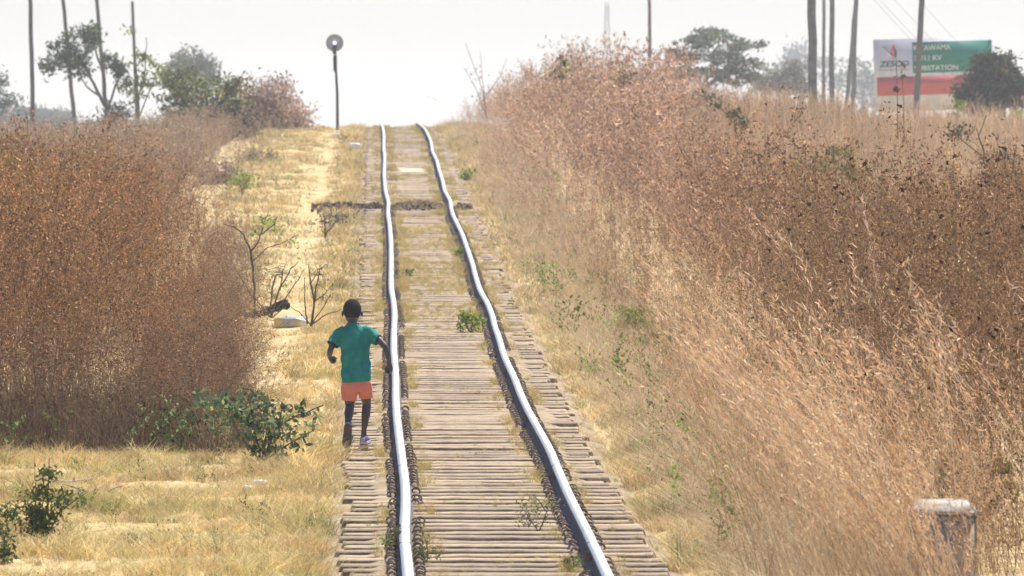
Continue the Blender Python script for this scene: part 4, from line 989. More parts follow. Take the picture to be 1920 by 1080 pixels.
for x in (1650, 1752, 1858):
    mb = MB(); X = (x - 1640) * s; addtube(mb, [(X, .10, -.7), (X, .10, 2.6)], .045, 8, (.2, .2, .2)); mb.build('post', M_POLE, root)
def lettering(body, x, y, w, h, m, yf, bold=.004, shear=0):
    me = text_mesh(body, h * s * 1.38, w * s, bold * 1.0, shear)
    return link('lettering', me, m, root, ((x - 1640) * s, yf, (218 - y) * s))
lettering('KITAWAMA', 1716.5, 100.5, 70, 9.5, P_LETTER, -.018)
lettering('33/11 KV', 1717, 119.5, 52, 9.5, P_LETTER, -.018)
lettering('SUBSTATION', 1717, 138.5, 82, 9.5, P_LETTER, -.018)
lettering('ZESCO', 1651, 129.5, 56, 11, P_DKGREEN, -.008, .008, .18)
lettering('Powering the Nation', 1650.5, 137, 56, 4.2, P_GREY, -.008, 0)
# emblem: flame of leaves with a long curved frond
def leafpoly(name, pts, m):
    v = np.array([((x - 1640) * s, -.008, (218 - y) * s) for x, y in pts]); n = len(v)
    V = np.concatenate([v, v + [0, .006, 0]]); mb = MB(); mb.add(V, np.array([tuple(range(n))[::-1], tuple(range(n, 2 * n))])); mb.build(name, m, root, color=False)
leafpoly('emblem_leaf', [(1677, 112), (1672, 104), (1673, 97), (1678, 92), (1678.5, 102)], P_FLAME)
leafpoly('emblem_leaf', [(1679, 113), (1680, 102), (1679.5, 93), (1684, 100), (1684, 107)], P_DKGREEN)
leafpoly('emblem_leaf', [(1679, 98), (1676.5, 93), (1679, 86), (1681.5, 93)], P_FLAME)
leafpoly('emblem_leaf', [(1677, 113), (1669, 108), (1666, 103), (1671, 104)], P_LETTER)
leafpoly('emblem_leaf', [(1680, 115), (1684, 109), (1685, 103), (1681, 107)], P_FLAME)
leafpoly('emblem_leaf', [(1675, 110), (1668, 101), (1662, 95), (1657, 92), (1657.5, 91), (1663, 93), (1670, 100), (1676.5, 109)], P_GREY)
leafpoly('emblem_leaf', [(1678.6, 119), (1677.6, 119), (1677.6, 111), (1678.6, 111)], P_FLAME)

# thin cables slanting down past the signboard
for k, (x0, y0, x1, y1, lab) in enumerate([(1600, -45, 1816, 182, 'lowest thin cable slanting down past the emblem of the signboard'), (1614, -40, 1830, 180, 'second thin cable from below slanting across the signboard'), (1634, -50, 1840, 165, 'third thin cable from below slanting across the signboard'), (1690, -40, 1880, 165, 'uppermost thin cable slanting down to the dense bush')]):
    a = at(x0, y0, 330); b = at(x1, y1, 338); t = np.linspace(0, 1, 14)[:, None]
    q = a + (b - a) * t; q[:, 2] -= .12 * (4 * t * (1 - t))[:, 0]
    mb = MB(); addtube(mb, q, .0055, 5, (.12, .12, .13)); tag(mb.build('cable', M_POLE), lab, 'cable', 'thin cables beside the signboard')

# very faint lattice mast far off in the haze
d = 2100; b = at(1138, 262, d); s = d / F
root = empty('lattice_mast', tuple(map(float, b)), 'faint lattice mast fading into the haze above the right thicket', 'mast')
mb = MB(); hw = lambda z: 1.35 - .035 * z
for sx in (-1, 1):
    for sy in (-1, 1):
        addtube(mb, [(sx * hw(0), sy * hw(0), 0), (sx * hw(30), sy * hw(30), 30)], .10, 5, (.2, .2, .22))
mb.build('leg_frame', M_POLE, root)
mb = MB()
for k in range(14):
    z0, z1 = k * 2.1, k * 2.1 + 2.1
    for sy in (-1, 1):
        addtube(mb, [(-hw(z0), sy * hw(z0), z0), (hw(z1), sy * hw(z1), z1)], .06, 4, (.2, .2, .22)); addtube(mb, [(hw(z0), sy * hw(z0), z0), (-hw(z1), sy * hw(z1), z1)], .06, 4, (.2, .2, .22))
        addtube(mb, [(-hw(z0), sy * hw(z0), z0), (hw(z0), sy * hw(z0), z0)], .06, 4, (.2, .2, .22))
mb.build('bracing', M_POLE, root)

# ------------------------------------------------------------------ concrete marker post
M_CONC = solid('old_concrete', [(.34, (.15, .125, .085)), (.52, (.38, .33, .245)), (.70, (.60, .53, .41))], 9, .95, bump=.5, bscale=40)
M_CAP = solid('chalky_concrete', [(.3, (.30, .27, .225)), (.7, (.62, .575, .49))], 12, .95, bump=.3, bscale=50)
d = 52.3; X = (1767 - 960) / F * d; g = float(ground(X, d)); H_ = float(at(0, 937, d)[2]) - g
root = empty('concrete_post', (X, d, g), 'squat weathered concrete marker post with a pale chalky top', 'marker post')
hw_ = .182
def bm_obj(bm, name, m, parent, smooth=False, loc=None):
    me = bpy.data.meshes.new(name); bm.to_mesh(me); bm.free()
    if smooth:
        for p in me.polygons: p.use_smooth = True
    return link(name, me, m, parent, loc)
import bmesh
def chamfer_block(name, w, dp, z0, z1, top, m, parent, rnd=.012, chip=0, seed=1):
    bm = bmesh.new(); r = random.Random(seed)
    lv = [(z0, 1, 1), (z1 - top, 1, 1), (z1, 1 - top * .75 / w, 1 - top * 1.5 / dp)] if top else [(z0, 1, 1), (z1, 1, 1)]
    rings = []
    for z, fx, fy in lv: rings.append([bm.verts.new((sx * w * fx, sy * dp * fy, z)) for sx, sy in ((-1, -1), (1, -1), (1, 1), (-1, 1))])
    for a, b in zip(rings, rings[1:]):
        for i in range(4): bm.faces.new((a[i], a[(i + 1) % 4], b[(i + 1) % 4], b[i]))
    bm.faces.new(rings[-1]); bm.faces.new(rings[0][::-1])
    bmesh.ops.bevel(bm, geom=[e for e in bm.edges], offset=rnd, segments=3, affect='EDGES')
    bmesh.ops.subdivide_edges(bm, edges=bm.edges[:], cuts=2, use_grid_fill=True)
    for v in bm.verts: v.co += Vector((r.gauss(0, chip), r.gauss(0, chip), r.gauss(0, chip)))
    return bm_obj(bm, name, m, parent, True)
chamfer_block('shaft', hw_, .16, -.25, H_ - .072, 0, M_CONC, root, .014, .003)
chamfer_block('cap', hw_ + .003, .165, H_ - .070, H_, .062, M_CAP, root, .008, .0026, 3)

# ------------------------------------------------------------------ things lying about
M_CHAR = solid('charred_wood', [(.35, (.012, .012, .013)), (.62, (.04, .036, .034)), (.72, (.5, .46, .42))], 14, .8, bump=.6, bscale=30)
def gy(row, lo=52, hi=290):
    """distance at which the ground left of the sleepers shows at this row"""
    yy = np.linspace(lo, hi, 2000); r = HZ - F * (ground(xc(yy) - 1.7, yy) - CAMZ) / yy
    return float(np.interp(-row, -r, yy))
d = gy(603); s = d / F; a = at(498, 600, d); g = float(ground(a[0], d))
root = empty('charred_log', (float(a[0]), d, g), 'charred black log lying at the foot of the bare saplings', 'log')
r = np.random.default_rng(4); t = np.linspace(-.29, .29, 16)
q = np.c_[t, .18 * t, .085 + .02 * np.sin(9 * t) + t * .20]; mb = MB(); addtube(mb, q, .050 * (1 + .25 * np.sin(np.arange(16) * 1.9)) * np.interp(t, [-.29, -.24, .24, .29], [.55, 1, 1, .6]), 9); mb.build('trunk', M_CHAR, root, smooth=False, color=False)
mb = MB(); addtube(mb, [(.05, 0, .11), (.12, -.02, .16), (.24, -.05, .215), (.27, -.05, .20)], [.028, .026, .022, .012], 7); mb.build('branch', M_CHAR, root, color=False)
# crumpled plastic sack
def crumple(mb, c, r, seed, col, nu=26, nv=16, amp=.28):
    rr = np.random.default_rng(seed); tmp = MB(); ellipsoid(tmp, (0, 0, 0), (1, 1, 1), nu, nv)
    v = tmp.v[0]; n = v / (np.linalg.norm(v, axis=1)[:, None] + 1e-9); dsp = np.zeros(len(v))
    for k in range(14):
        dr = rr.normal(size=3); dr /= np.linalg.norm(dr); dsp += np.abs(np.sin(rr.uniform(2, 6) * (n @ dr) + rr.uniform(0, 6))) * amp / 7
    V = v * (1 - amp * .5 + dsp)[:, None]; V = np.sign(V) * np.abs(V) ** .75
    cc = np.asarray(col(V) if callable(col) else np.tile(col, (len(V), 1)))
    n0 = mb.n; mb.add(V * np.asarray(r) + np.asarray(c), tmp.f[0], cc)
    for f in tmp.f[1:]: mb.f.append(f + n0)
M_PLAS = vcol_mat('plastic_sheet', .35, .5, .15, 20)
d = gy(612); a = at(546, 612, d); g = float(ground(a[0], d))
mb = MB()
def sackcol(V):
    c = np.tile((.50, .46, .40), (len(V), 1)); c[(V[:, 0] > .45) | (V[:, 0] < -.6)] = (.66, .56, .22); c[(V[:, 0] > .80)] = (.78, .76, .72)
    c[np.abs(V[:, 0] + .25) < .1] = (.45, .44, .46); return c
crumple(mb, (0, 0, .05), (.155, .12, .065), 5, sackcol, amp=.55); o = mb.build('plastic_sack', M_PLAS, loc=(float(a[0]), d, g), smooth=False)
tag(o, 'crumpled pale and yellow plastic sack lying at the foot of the bare saplings', 'sack')
for k, (x, y, w_, lab) in enumerate([(487, 921, .052, 'larger white scrap of plastic in the yellow clearing'), (466, 927, .036, 'smaller white scrap of plastic in the yellow clearing'), (505, 886, .03, 'pale crumpled scrap behind the white plastic scraps'), (630, 258, .10, 'white scrap of litter on the path far below the signal'), (665, 282, .13, 'pale stone grey scrap beside the far sleeper ends')]):
    d = gy(y); a = at(x, y, d); g = float(ground(a[0], d)); mb = MB()
    crumple(mb, (0, 0, .4 * w_), (w_, w_ * .8, w_ * .5), 20 + k, (.80, .82, .84) if k != 2 else (.5, .45, .4)); tag(mb.build('plastic_scrap', M_PLAS, loc=(float(a[0]), d, g + .03)), lab, 'litter', 'scraps of litter on the grass')
# fallen branches
def branch(label, pts, d0, r0, seed, col=(.2, .16, .13), lift=.03):
    P = []
    for x, y in pts:
        dd = gy(y, 52, 200); a = at(x, y, dd); P.append((a[0], dd, float(ground(a[0], dd)) + lift))
    P = np.array(P); o0 = P[0].copy(); rr = np.random.default_rng(seed)
    root = empty('fallen_branch', tuple(map(float, o0)), label, 'branch')
    t = np.linspace(0, len(P) - 1, 6 * (len(P) - 1) + 1); Q = np.stack([np.interp(t, np.arange(len(P)), P[:, i]) for i in range(3)], -1) - o0; Q[:, 2] += np.abs(rr.normal(0, .01, len(Q)))
    mb = MB(); addtube(mb, Q, np.linspace(r0, r0 * .4, len(Q)), 7, col); mb.build('limb', M_BARK, root)
    for k in range(2):
        i = len(Q) // 3 * (k + 1) - 1; mb = MB(); d_ = rr.normal(0, 1, 3) * [.22, .3, .02]; addtube(mb, [Q[i], Q[i] + d_ * .5 + [0, 0, .03], Q[i] + d_ + [0, 0, .05]], [r0 * .5, r0 * .4, r0 * .2], 5, col); mb.build('twig', M_BARK, root)
branch('pale fallen branch lying behind the feathery plant', [(85, 918), (130, 912), (180, 905)], 0, .016, 1, (.42, .36, .30))
branch('grey fallen branch pointing towards the boy in the clearing', [(130, 935), (190, 935), (245, 925)], 0, .013, 2, (.30, .26, .21))
branch('fallen stick at the foot of the feathery plant', [(40, 1002), (70, 998), (98, 995)], 0, .012, 3, (.45, .36, .26))
branch('dark crooked branch on the grass running up to the soil ridge', [(612, 436), (640, 412), (672, 402), (712, 396)], 0, .035, 4, (.10, .085, .07))
branch('dark dead stick on the grass below the plastic sack', [(560, 678), (575, 665), (590, 652)], 0, .012, 5, (.10, .09, .07))
# ridge of soil and dead grass across the line
mb = MB(); r = np.random.default_rng(8); Yc = 171.5
for k in range(760):
    u = r.uniform(-.48, .50) if k < 440 else (r.uniform(.70, .95) if k < 530 else -r.uniform(.66, 1.9))
    hh = .12 * (1 - (abs(u + .02) / .62) ** 2) if abs(u) < .55 else .11
    y = Yc + r.normal(0, .35); z = (float(zr(y)) - .13 if abs(u) < 1.05 else float(ground(float(xc(y)) + u, y)) + .05) + r.uniform(0, max(hh, .03)) * math.exp(-((y - Yc) / .5) ** 2)
    sz = r.uniform(.012, .035); tmp = r.normal(0, 1, (8, 3)); tmp /= np.linalg.norm(tmp, axis=1)[:, None]
    v = np.array([(x_, y_, z_) for z_ in (-1, 1) for y_ in (-1, 1) for x_ in (-1, 1)]) * sz * r.uniform(.5, 1.2, (8, 3)) @ rot_rand(r, 1)[0].T
    mb.add(v + [float(xc(y)) + u, y, z], [(0, 2, 3, 1), (4, 5, 7, 6), (0, 1, 5, 4), (2, 6, 7, 3), (0, 4, 6, 2), (1, 3, 7, 5)], np.array(((.24, .18, .12), (.36, .27, .18), (.15, .115, .08))[k % 3]))
n = 1500; uu = r.uniform(-.5, .52, n); yy_ = Yc + r.normal(0, .35, n)
v, f = flecks(r, np.c_[xc(yy_) + uu, yy_, zr(yy_) - .12 + r.uniform(0, .14, n) * (1 - (uu / .62) ** 2)], .06, .014, 4); mb.add(v, f, np.repeat(leaves_c(r, n, [(.36, .27, .16), (.2, .16, .09), (.5, .39, .24)]), 4, 0))
tag(mb.build('soil_ridge', M_DRY), 'dark ridge of clods and dead grass lying across the line', kind='stuff')
# ------------------------------------------------------------------ the running boy, seen from behind
M_SKIN = solid('dark_skin', [(.3, (.052, .033, .025)), (.7, (.085, .055, .042))], 25, .42, spec=.6)
M_HAIR = solid('black_hair', [(.3, (.014, .012, .012)), (.7, (.034, .028, .027))], 120, .9, bump=.4, spec=.15)
M_SHIRT = solid('teal_cotton', [(.3, (.010, .215, .165)), (.7, (.020, .31, .24))], 9, .85, spec=.2, bump=.15, bscale=120)
M_SHORT = solid('coral_cotton', [(.3, (.74, .23, .155)), (.7, (.86, .30, .205))], 12, .85, spec=.2, bump=.1, bscale=120)
M_SHOE = solid('purple_mesh_shoe', [(.3, (.12, .075, .24)), (.7, (.22, .15, .38))], 30, .7)
M_RIM = flat_paint('white_rubber', (.72, .70, .74)); M_SOLE = solid('brown_rubber', [(.35, (.085, .062, .045)), (.65, (.17, .125, .09))], 40, .8, bump=.4)
M_EYE = flat_paint('eye_white', (.7, .68, .62), .3); M_PALM = flat_paint('palm_skin', (.20, .085, .07))

def cap_chain(mb, pts, radii, n=14, flat=None):
    """round-ended tapered limb through pts"""
    P = np.asarray(pts, float); R = np.asarray(radii, float)
    t = np.linspace(0, len(P) - 1, 6 * (len(P) - 1) + 1)
    Q = np.stack([np.interp(t, np.arange(len(P)), P[:, i]) for i in range(3)], -1)
    k = np.array([.25, .5, .25])
    for _ in range(2):
        Q[1:-1] = .25 * Q[:-2] + .5 * Q[1:-1] + .25 * Q[2:]
    rr = np.interp(t, np.arange(len(P)), R)
    addtube(mb, Q, rr, n, cap=True)
    ellipsoid(mb, Q[0], (rr[0],) * 3, n, 8); ellipsoid(mb, Q[-1], (rr[-1],) * 3, n, 8)
def loft(mb, rings, n=28):
    """rings: (cx, cy, z, half width, half depth) closed body of rounded-box sections; tilt by cy"""
    V = []; a = np.linspace(0, 2 * np.pi, n, endpoint=False)
    R = np.asarray(rings, float); t = np.linspace(0, len(R) - 1, 5 * (len(R) - 1) + 1)
    Q = np.stack([np.interp(t, np.arange(len(R)), R[:, i]) for i in range(5)], -1)
    for _ in range(2): Q[1:-1] = .25 * Q[:-2] + .5 * Q[1:-1] + .25 * Q[2:]
    for cx_, cy_, z_, w_, d_ in Q:
        c, s_ = np.cos(a), np.sin(a); e = .82
        V.append(np.c_[cx_ + w_ * np.sign(c) * np.abs(c) ** e, cy_ + d_ * np.sign(s_) * np.abs(s_) ** e, np.full(n, z_)])
    k = len(V); V = np.concatenate(V)
    f = [(i * n + j, i * n + (j + 1) % n, (i + 1) * n + (j + 1) % n, (i + 1) * n + j) for i in range(k - 1) for j in range(n)]
    mb.add(V, np.array(f)); mb.add(np.concatenate([V[:n], V[-n:]]), np.array([tuple(range(n))[::-1], tuple(range(n, 2 * n))]))
def fuse(mb, name, m, parent, voxel=.004, smooth=4, fold=None):
    o = mb.build(name, None, color=False)
    rm = o.modifiers.new('r', 'REMESH'); rm.mode = 'VOXEL'; rm.voxel_size = voxel
    sm_ = o.modifiers.new('s', 'SMOOTH'); sm_.factor = .5; sm_.iterations = smooth
    dg = bpy.context.evaluated_depsgraph_get(); me = bpy.data.meshes.new_from_object(o.evaluated_get(dg))
    bpy.data.objects.remove(o)
    n = len(me.vertices); co = np.empty(n * 3, np.float32); me.vertices.foreach_get('co', co); co = co.reshape(-1, 3)
    if fold is not None:
        no = np.empty(n * 3, np.float32); me.vertices.foreach_get('normal', no); no = no.reshape(-1, 3)
        co = co + no * fold(co)[:, None]
        me.vertices.foreach_set('co', co.astype(np.float32).ravel())
    me.polygons.foreach_set('use_smooth', np.ones(len(me.polygons), bool)); me.update()
    me.name = name
    return link(name, me, m, parent)

BD = 77.5
BX = (665 - 960) / F * BD
BZ = float(zr(BD)) - .130
boy = empty('person', (BX, BD, BZ), 'boy in green t-shirt and coral shorts running away along the left rail', 'person')
boy.scale = (.985,) * 3
def pt(cx_, cy_, y):
    """crop measure -> local metres"""
    return ((cx_ - 287) * .001294, y, (1010 - cy_) * .001294)
# --- body: one skin surface
mb = MB()
hc = (-.022, .105, 1.118)
ellipsoid(mb, (hc[0], hc[1] - .012, hc[2] + .012), (.074, .088, .088), 24, 16)          # skull
ellipsoid(mb, (hc[0], hc[1] + .030, hc[2] - .045), (.056, .060, .058), 20, 12)           # jaw and face
ellipsoid(mb, (hc[0], hc[1] + .088, hc[2] - .028), (.015, .018, .015), 10, 8)            # nose
cap_chain(mb, [(hc[0], hc[1] + .086, hc[2] - .018), (hc[0], hc[1] + .080, hc[2] + .012)], [.009, .007], 8)
ellipsoid(mb, (hc[0], hc[1] + .083, hc[2] - .058), (.024, .010, .008), 10, 8)            # lips
ellipsoid(mb, (hc[0], hc[1] + .082, hc[2] - .068), (.020, .010, .007), 10, 8)
ellipsoid(mb, (hc[0], hc[1] + .074, hc[2] - .088), (.018, .014, .012), 10, 8)            # chin
for q in (-1, 1):
    ellipsoid(mb, (hc[0] + q * .030, hc[1] + .070, hc[2] + .016), (.024, .012, .008), 10, 8)   # brow
    ellipsoid(mb, (hc[0] + q * .035, hc[1] + .062, hc[2] - .038), (.020, .020, .018), 10, 8)   # cheek
    ellipsoid(mb, (hc[0] + q * .0795, hc[1] - .002, hc[2] - .022), (.009, .016, .025), 12, 8)  # ear
    ellipsoid(mb, (hc[0] + q * .083, hc[1] - .008, hc[2] - .014), (.007, .010, .016), 10, 8)
cap_chain(mb, [(-.015, .055, .93), (-.018, .075, 1.00), (-.021, .088, 1.06)], [.055, .038, .036])
loft(mb, [(0, .0, .50, .082, .055), (.005, .01, .58, .088, .058), (.005, .03, .70, .082, .055), (0, .05, .82, .10, .06), (-.005, .06, .92, .105, .055), (-.01, .065, .97, .07, .04)])
for q in (-1, 1): ellipsoid(mb, (q * .045, -.022, .535), (.048, .045, .05), 14, 10)
LS = (-.128, .062, .945); RS = (.118, .055, .948)
LE = pt(136, 382, -.005); LWr = pt(127, 440, .105)
RE = pt(484, 372, -.03); RWr = pt(507, 478, -.045)
cap_chain(mb, [LS, ((LS[0] + LE[0]) / 2 - .008, .03, (LS[2] + LE[2]) / 2), LE, ((LE[0] + LWr[0]) / 2 - .003, .05, (LE[2] + LWr[2]) / 2), LWr], [.034, .030, .0245, .0245, .0175])
cap_chain(mb, [RS, ((RS[0] + RE[0]) / 2 + .004, .01, (RS[2] + RE[2]) / 2 + .006), RE, ((RE[0] + RWr[0]) / 2 + .006, -.04, (RE[2] + RWr[2]) / 2), RWr], [.034, .029, .0245, .0235, .017])
# legs: left foot kicking up behind, right foot planted ahead
LH = (-.052, .0, .54); RH = (.058, .0, .54)
LK = (-.040, .045, .345); LA = pt(244, 868, -.125)
RK = (.098, .125, .360); RA = pt(343, 905, .12)
cap_chain(mb, [(-.040, 0, .54), (-.047, .025, .44), LK, (LK[0] * .6 + LA[0] * .4 - .001, -.045, .285), LA], [.050, .049, .037, .038, .020])
cap_chain(mb, [RH, (.082, .07, .45), RK, (RK[0] * .6 + RA[0] * .4 + .002, .098, .270), RA], [.050, .049, .037, .037, .020])
cap_chain(mb, [LA, (LA[0] + .000, -.115, .10), (LA[0], -.10, .035)], [.022, .024, .018])
cap_chain(mb, [RA, (RA[0], .13, .075), (RA[0] + .004, .21, .045)], [.023, .024, .018])
# hands: palm, four fingers and thumb each
def hand(mb, w, dr, side, curl, spread, palm_n):
    w = Vector(w); dr = Vector(dr).normalized(); pn = Vector(palm_n); pn = (pn - dr * pn.dot(dr)).normalized(); ac = dr.cross(pn).normalized() * side
    c = w + dr * .026
    for k in range(4):
        b0 = w + dr * .006 + ac * ((k - 1.5) * .007); b1 = w + dr * (.050 - .003 * abs(k - 1.2)) + ac * ((k - 1.5) * .0125)
        cap_chain(mb, [tuple(b0), tuple((b0 + b1) / 2), tuple(b1)], [.0115, .0115, .0085], 10)
        ln = (.037, .042, .040, .031)[k]; a = spread * (k - 1.5); p = b1; ang = 0; dd = dr * math.cos(a) + ac * math.sin(a)
        pts = [tuple(p)]
        for j in range(3):
            ang += curl * (1.15 if j else .8)
            p = p + (dd * math.cos(ang) + pn * math.sin(ang)) * ln * (.45, .32, .26)[j]; pts.append(tuple(p))
        cap_chain(mb, pts, [.0082, .0078, .0070, .0060], 9)
    t0 = w + dr * .016 - ac * .016
    t1 = t0 + dr * .016 - ac * .014 + pn * .010; t2 = t1 + dr * .019 + pn * .008 - ac * .002; t3 = t2 + dr * .014 + pn * .006 + ac * .004
    cap_chain(mb, [tuple(t0), tuple(t1), tuple(t2), tuple(t3)], [.0115, .0098, .0085, .0070], 9)
hand(mb, LWr, (.42, .62, -.52), 1, .95, .02, (.75, -.35, .1))
hand(mb, RWr, (.10, -.16, -1), -1, .42, .10, (-.25, -1, .1))
body = fuse(mb, 'body', M_SKIN, boy, .0036, 3)
# pale palm of the hand that swings back
# --- hair: a close cap
mb = MB()
ellipsoid(mb, (hc[0], hc[1] - .013, hc[2] + .0145), (.0765, .0895, .089), 24, 16)
h_ = fuse(mb, 'hair', M_HAIR, boy, .005, 2)
me = h_.data
bm = bmesh.new(); bm.from_mesh(me)
bmesh.ops.delete(bm, geom=[v for v in bm.verts if v.co.z < hc[2] - .058 + max(0, (v.co.y - hc[1])) * 1.15], context='VERTS'); bm.to_mesh(me); bm.free()
for q in (-1, 1):
    mb = MB(); ellipsoid(mb, (hc[0] + q * .028, hc[1] + .0745, hc[2] - .002), (.0115, .0075, .007), 12, 8, c=(.7, .68, .62))
    e = mb.build('eye', M_EYE, boy, smooth=True); mb = MB(); ellipsoid(mb, (hc[0] + q * .028, hc[1] + .0805, hc[2] - .002), (.0052, .0025, .0052), 10, 8); mb.build('iris', M_HAIR, e, smooth=True, color=False)
# --- t-shirt
def folds(co):
    x, y, z = co.T
    f = .0035 * np.sin(38 * z + 17 * x + 2 * np.sin(9 * x)) * sm(.75, .62, z) + .003 * np.sin(46 * x - 26 * z) * sm(.85, .70, z) * sm(.50, .62, z)
    f = f + .0042 * np.sin(30 * (z - .9) - 26 * np.abs(x + .02) + 1.0) * np.exp(-((np.abs(x) - .08) / .04) ** 2) * sm(.98, .9, z)
    f = f + .0030 * nz(x, z, .05, 2) + .0018 * nz(x + y, z, .022, 3) + .006 * np.exp(-((x + .045 + .05 * (z - .7)) / .014) ** 2) * sm(.58, .66, z) * sm(.93, .84, z)
    f = f - .006 * np.exp(-((x - .075 - .10 * (z - .7)) / .012) ** 2) * sm(.60, .66, z) * sm(.9, .80, z)
    return f * 1.7
mb = MB()
loft(mb, [(.020, -.004, .525, .120, .100), (.018, -.004, .60, .132, .102), (.016, .006, .66, .124, .095), (.010, .020, .74, .117, .088), (.004, .035, .82, .121, .086), (-.003, .050, .89, .130, .080), (-.008, .060, .945, .124, .066), (-.012, .066, .985, .080, .052), (-.016, .072, 1.010, .052, .046), (-.017, .076, 1.026, .043, .041)])
cap_chain(mb, [(-.095, .060, .945), (-.138, .055, .925), (-.168, .035, .868), (-.181, .02, .845)], [.050, .054, .053, .054])
cap_chain(mb, [(.085, .058, .948), (.122, .050, .935), (.160, .025, .902), (.185, .01, .888)], [.050, .053, .050, .051])
ts = fuse(mb, 't_shirt', M_SHIRT, boy, .0050, 5, folds)
def trim(o, planes):
    """cut clean hems: drop what lies beyond each plane"""
    bm = bmesh.new(); bm.from_mesh(o.data)
    for co, no, sel in planes:
        geom = [f for f in bm.faces if sel(f.calc_center_median())]
        ed = {e for f in geom for e in f.edges}; vs = {v for f in geom for v in f.verts}
        bmesh.ops.bisect_plane(bm, geom=list(vs) + list(ed) + geom, plane_co=co, plane_no=no, clear_outer=True)
    bm.to_mesh(o.data); bm.free()
    for p in o.data.polygons: p.use_smooth = True
trim(ts, [((-.184, .015, .852), (-.46, -.35, -.82), lambda c: c.x < -.13), ((.192, .008, .885), (.86, -.35, -.42), lambda c: c.x > .135), ((0, 0, .545), (.06, .05, -1), lambda c: c.z < .70 and abs(c.x) < .16)])
so_ = ts.modifiers.new('cloth', 'SOLIDIFY'); so_.thickness = .003; so_.offset = -1
# --- shorts
mb = MB()
loft(mb, [(.012, -.002, .46, .098, .078), (.014, -.002, .52, .110, .086), (.014, 0, .60, .104, .082)])
cap_chain(mb, [(-.040, .0, .53), (-.046, .018, .46), (-.047, .032, .40), (-.045, .036, .375)], [.070, .066, .061, .060])
cap_chain(mb, [(.072, .0, .53), (.086, .045, .47), (.094, .080, .42), (.098, .095, .395)], [.066, .062, .057, .056])
sh = fuse(mb, 'shorts', M_SHORT, boy, .0045, 4, lambda co: .0022 * nz(co[:, 0], co[:, 2], .035, 1) + .0025 * np.sin(60 * co[:, 0] + 30 * co[:, 2]) * sm(.52, .44, co[:, 2]))
trim(sh, [((-.046, .03, .390), (-.08, .12, -1), lambda c: c.x < .026 and c.z < .47), ((.094, .08, .413), (.1, .25, -1), lambda c: c.x >= .026 and c.z < .47)])
so_ = sh.modifiers.new('cloth', 'SOLIDIFY'); so_.thickness = .003; so_.offset = -1
# --- shoes: built flat (toe along +Y, ground at z = 0), then turned
def shoe(M_):
    mb = MB()
    L_ = [(0, -.088, .012, .026, .006)]
    def sect(y): return np.interp(y, [-.098, -.085, -.05, 0, .05, .085, .100], [.012, .028, .031, .033, .038, .030, .010])
    ysx = np.linspace(-.098, .100, 17); n = 16; a = np.linspace(0, 2 * np.pi, n, endpoint=False); V = []
    for y in ysx:
        w = sect(y); top = np.interp(y, [-.098, -.07, -.03, .02, .06, .100], [.066, .074, .075, .062, .045, .022]); c, s_ = np.cos(a), np.sin(a)
        V.append(np.c_[w * np.sign(c) * np.abs(c) ** .8, np.full(n, y), .012 + (top - .012) * (.5 + .5 * np.sign(s_) * np.abs(s_) ** .8)])
    k = len(V); V = np.concatenate(V); f = [(i * n + j, (i + 1) * n + j, (i + 1) * n + (j + 1) % n, i * n + (j + 1) % n) for i in range(k - 1) for j in range(n)]
    mb.add(V, np.array(f)); mb.add(np.concatenate([V[:n], V[-n:]]), np.array([tuple(range(n)), tuple(range(n, 2 * n))[::-1]]))
    ub = mb
    def slab(z0, z1, grow):
        b = MB(); V = []
        for z in (z0, z1):
            for q in (1, -1):
                ysl = ysx if q == 1 else ysx[::-1]
                V.append(np.c_[[q * (sect(y) + grow) for y in ysl], ysl * 1.03, np.full(len(ysl), z)])
        m_ = 2 * len(ysx); V = np.concatenate(V); i = np.arange(m_); j = (i + 1) % m_
        b.add(V, np.stack([i, j, j + m_, i + m_], -1)); h = len(ysx)
        for o_ in (0, m_):
            q = [(o_ + k_, o_ + k_ + 1, o_ + m_ - 2 - k_, o_ + m_ - 1 - k_) for k_ in range(h - 1)]
            b.add(V, np.array(q) if o_ else np.array(q)[:, ::-1])
        return b
    parts = [(ub, 'upper', M_SHOE), (slab(.0055, .026, .003), 'midsole', M_RIM), (slab(-.004, .005, .002), 'outsole', M_SOLE)]
    hl = MB(); box(hl, -.016, .016, -.107, -.090, .030, .060); parts.append((hl, 'heel_tab', M_RIM))
    first = None
    for b, nm, mm in parts:
        b.v = [np.asarray([M_ @ Vector(map(float, p)) for p in v], np.float32) for v in b.v]
        o = b.build('shoe' if first is None else nm, mm, first or boy, smooth=(nm == 'upper'), color=False)
        first = first or o
# right shoe: planted ahead; left shoe: toe on the ground, sole turned to the viewer
shoe(Matrix.Translation((RA[0] + .008, .185, .028)) @ Matrix.Rotation(math.radians(-8), 4, 'Z') @ Matrix.Rotation(math.radians(4), 4, 'X'))
shoe(Matrix.Translation((LA[0] - .002, -.145, .102)) @ Matrix.Rotation(math.radians(4), 4, 'Y') @ Matrix.Rotation(math.radians(-79), 4, 'X'))
# ------------------------------------------------------------------ air, sky, sun, camera
hz_o = MB(); box(hz_o, -1450, 1450, -80, 2450, -3, 16)
m, nt, out = mat('haze_air')
pv = N(nt, 'ShaderNodeVolumePrincipled'); pv.inputs['Color'].default_value = (.84, .91, 1.0, 1)
pv.inputs['Density'].default_value = .00034; pv.inputs['Anisotropy'].default_value = .35
nt.links.new(pv.outputs[0], out.inputs['Volume'])
o = hz_o.build('haze', m, color=False); tag(o, 'warm dry season haze over the whole line', kind='stuff')

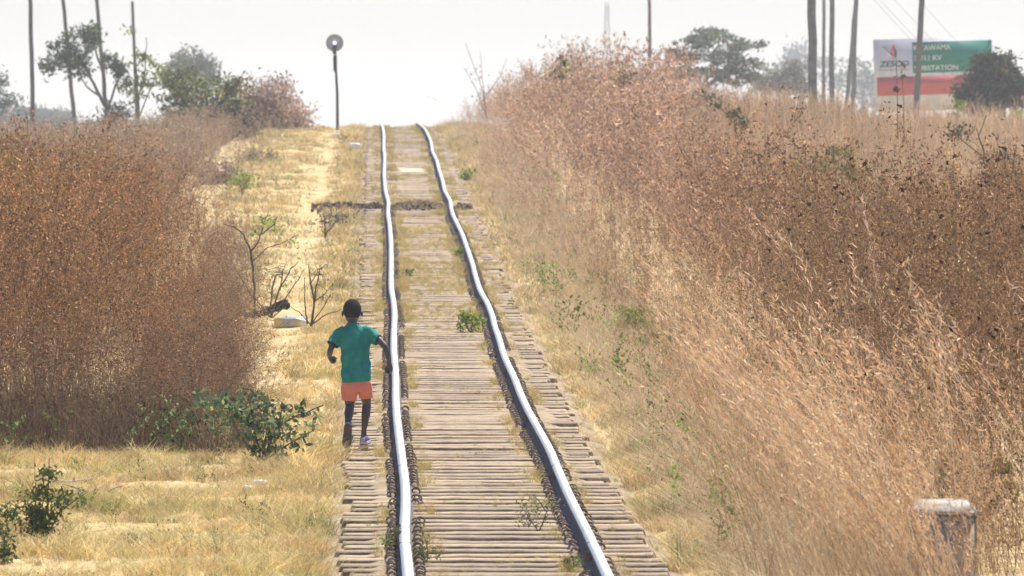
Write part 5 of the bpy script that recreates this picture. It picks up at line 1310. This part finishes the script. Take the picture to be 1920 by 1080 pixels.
SUN = Vector((.30, .42, .86)).normalized()
el = math.asin(SUN.z); az = math.atan2(SUN.x, SUN.y)
w = bpy.data.worlds.new('World'); scn.world = w; w.use_nodes = True
wn = w.node_tree; wn.nodes.clear()
sk = wn.nodes.new('ShaderNodeTexSky'); sk.sky_type = 'NISHITA'; sk.sun_disc = False
sk.sun_elevation = el; sk.sun_rotation = az; sk.air_density = 1.2; sk.dust_density = .35; sk.ozone_density = 3.0; sk.altitude = 1200
bg = wn.nodes.new('ShaderNodeBackground'); bg.inputs['Strength'].default_value = .072
wo = wn.nodes.new('ShaderNodeOutputWorld')
wb = wn.nodes.new('ShaderNodeMix'); wb.data_type = 'RGBA'; wb.blend_type = 'MULTIPLY'; wb.inputs[0].default_value = 1; wb.inputs[7].default_value = (.955, .985, 1.26, 1)
wn.links.new(sk.outputs[0], wb.inputs[6]); wn.links.new(wb.outputs[2], bg.inputs[0]); wn.links.new(bg.outputs[0], wo.inputs[0])
sl = bpy.data.lights.new('sun', 'SUN'); sl.energy = 5.0; sl.angle = math.radians(.53); sl.color = (1, .965, .90)
so = bpy.data.objects.new('sun', sl); COL.objects.link(so); so.rotation_euler = SUN.to_track_quat('Z', 'Y').to_euler()

cam = bpy.data.cameras.new('camera'); co = bpy.data.objects.new('camera', cam); COL.objects.link(co)
cam.sensor_width = 36; cam.lens = F / 1920 * 36; cam.clip_start = 1; cam.clip_end = 9000
co.location = (0, 0, CAMZ); co.rotation_euler = (math.pi / 2 - math.atan((540 - HZ) / F), 0, 0)
cam.dof.use_dof = True; cam.dof.focus_distance = 78.5; cam.dof.aperture_fstop = 14
scn.camera = co
scn.view_settings.view_transform = 'Standard'; scn.view_settings.look = 'None'; scn.view_settings.exposure = .60; scn.view_settings.gamma = 1
cy = scn.cycles
cy.max_bounces = 6; cy.diffuse_bounces = 3; cy.glossy_bounces = 2; cy.transmission_bounces = 3; cy.volume_bounces = 1; cy.transparent_max_bounces = 4
cy.use_denoising = True; cy.use_adaptive_sampling = True; cy.adaptive_threshold = .02
cy.caustics_reflective = False; cy.caustics_refractive = False
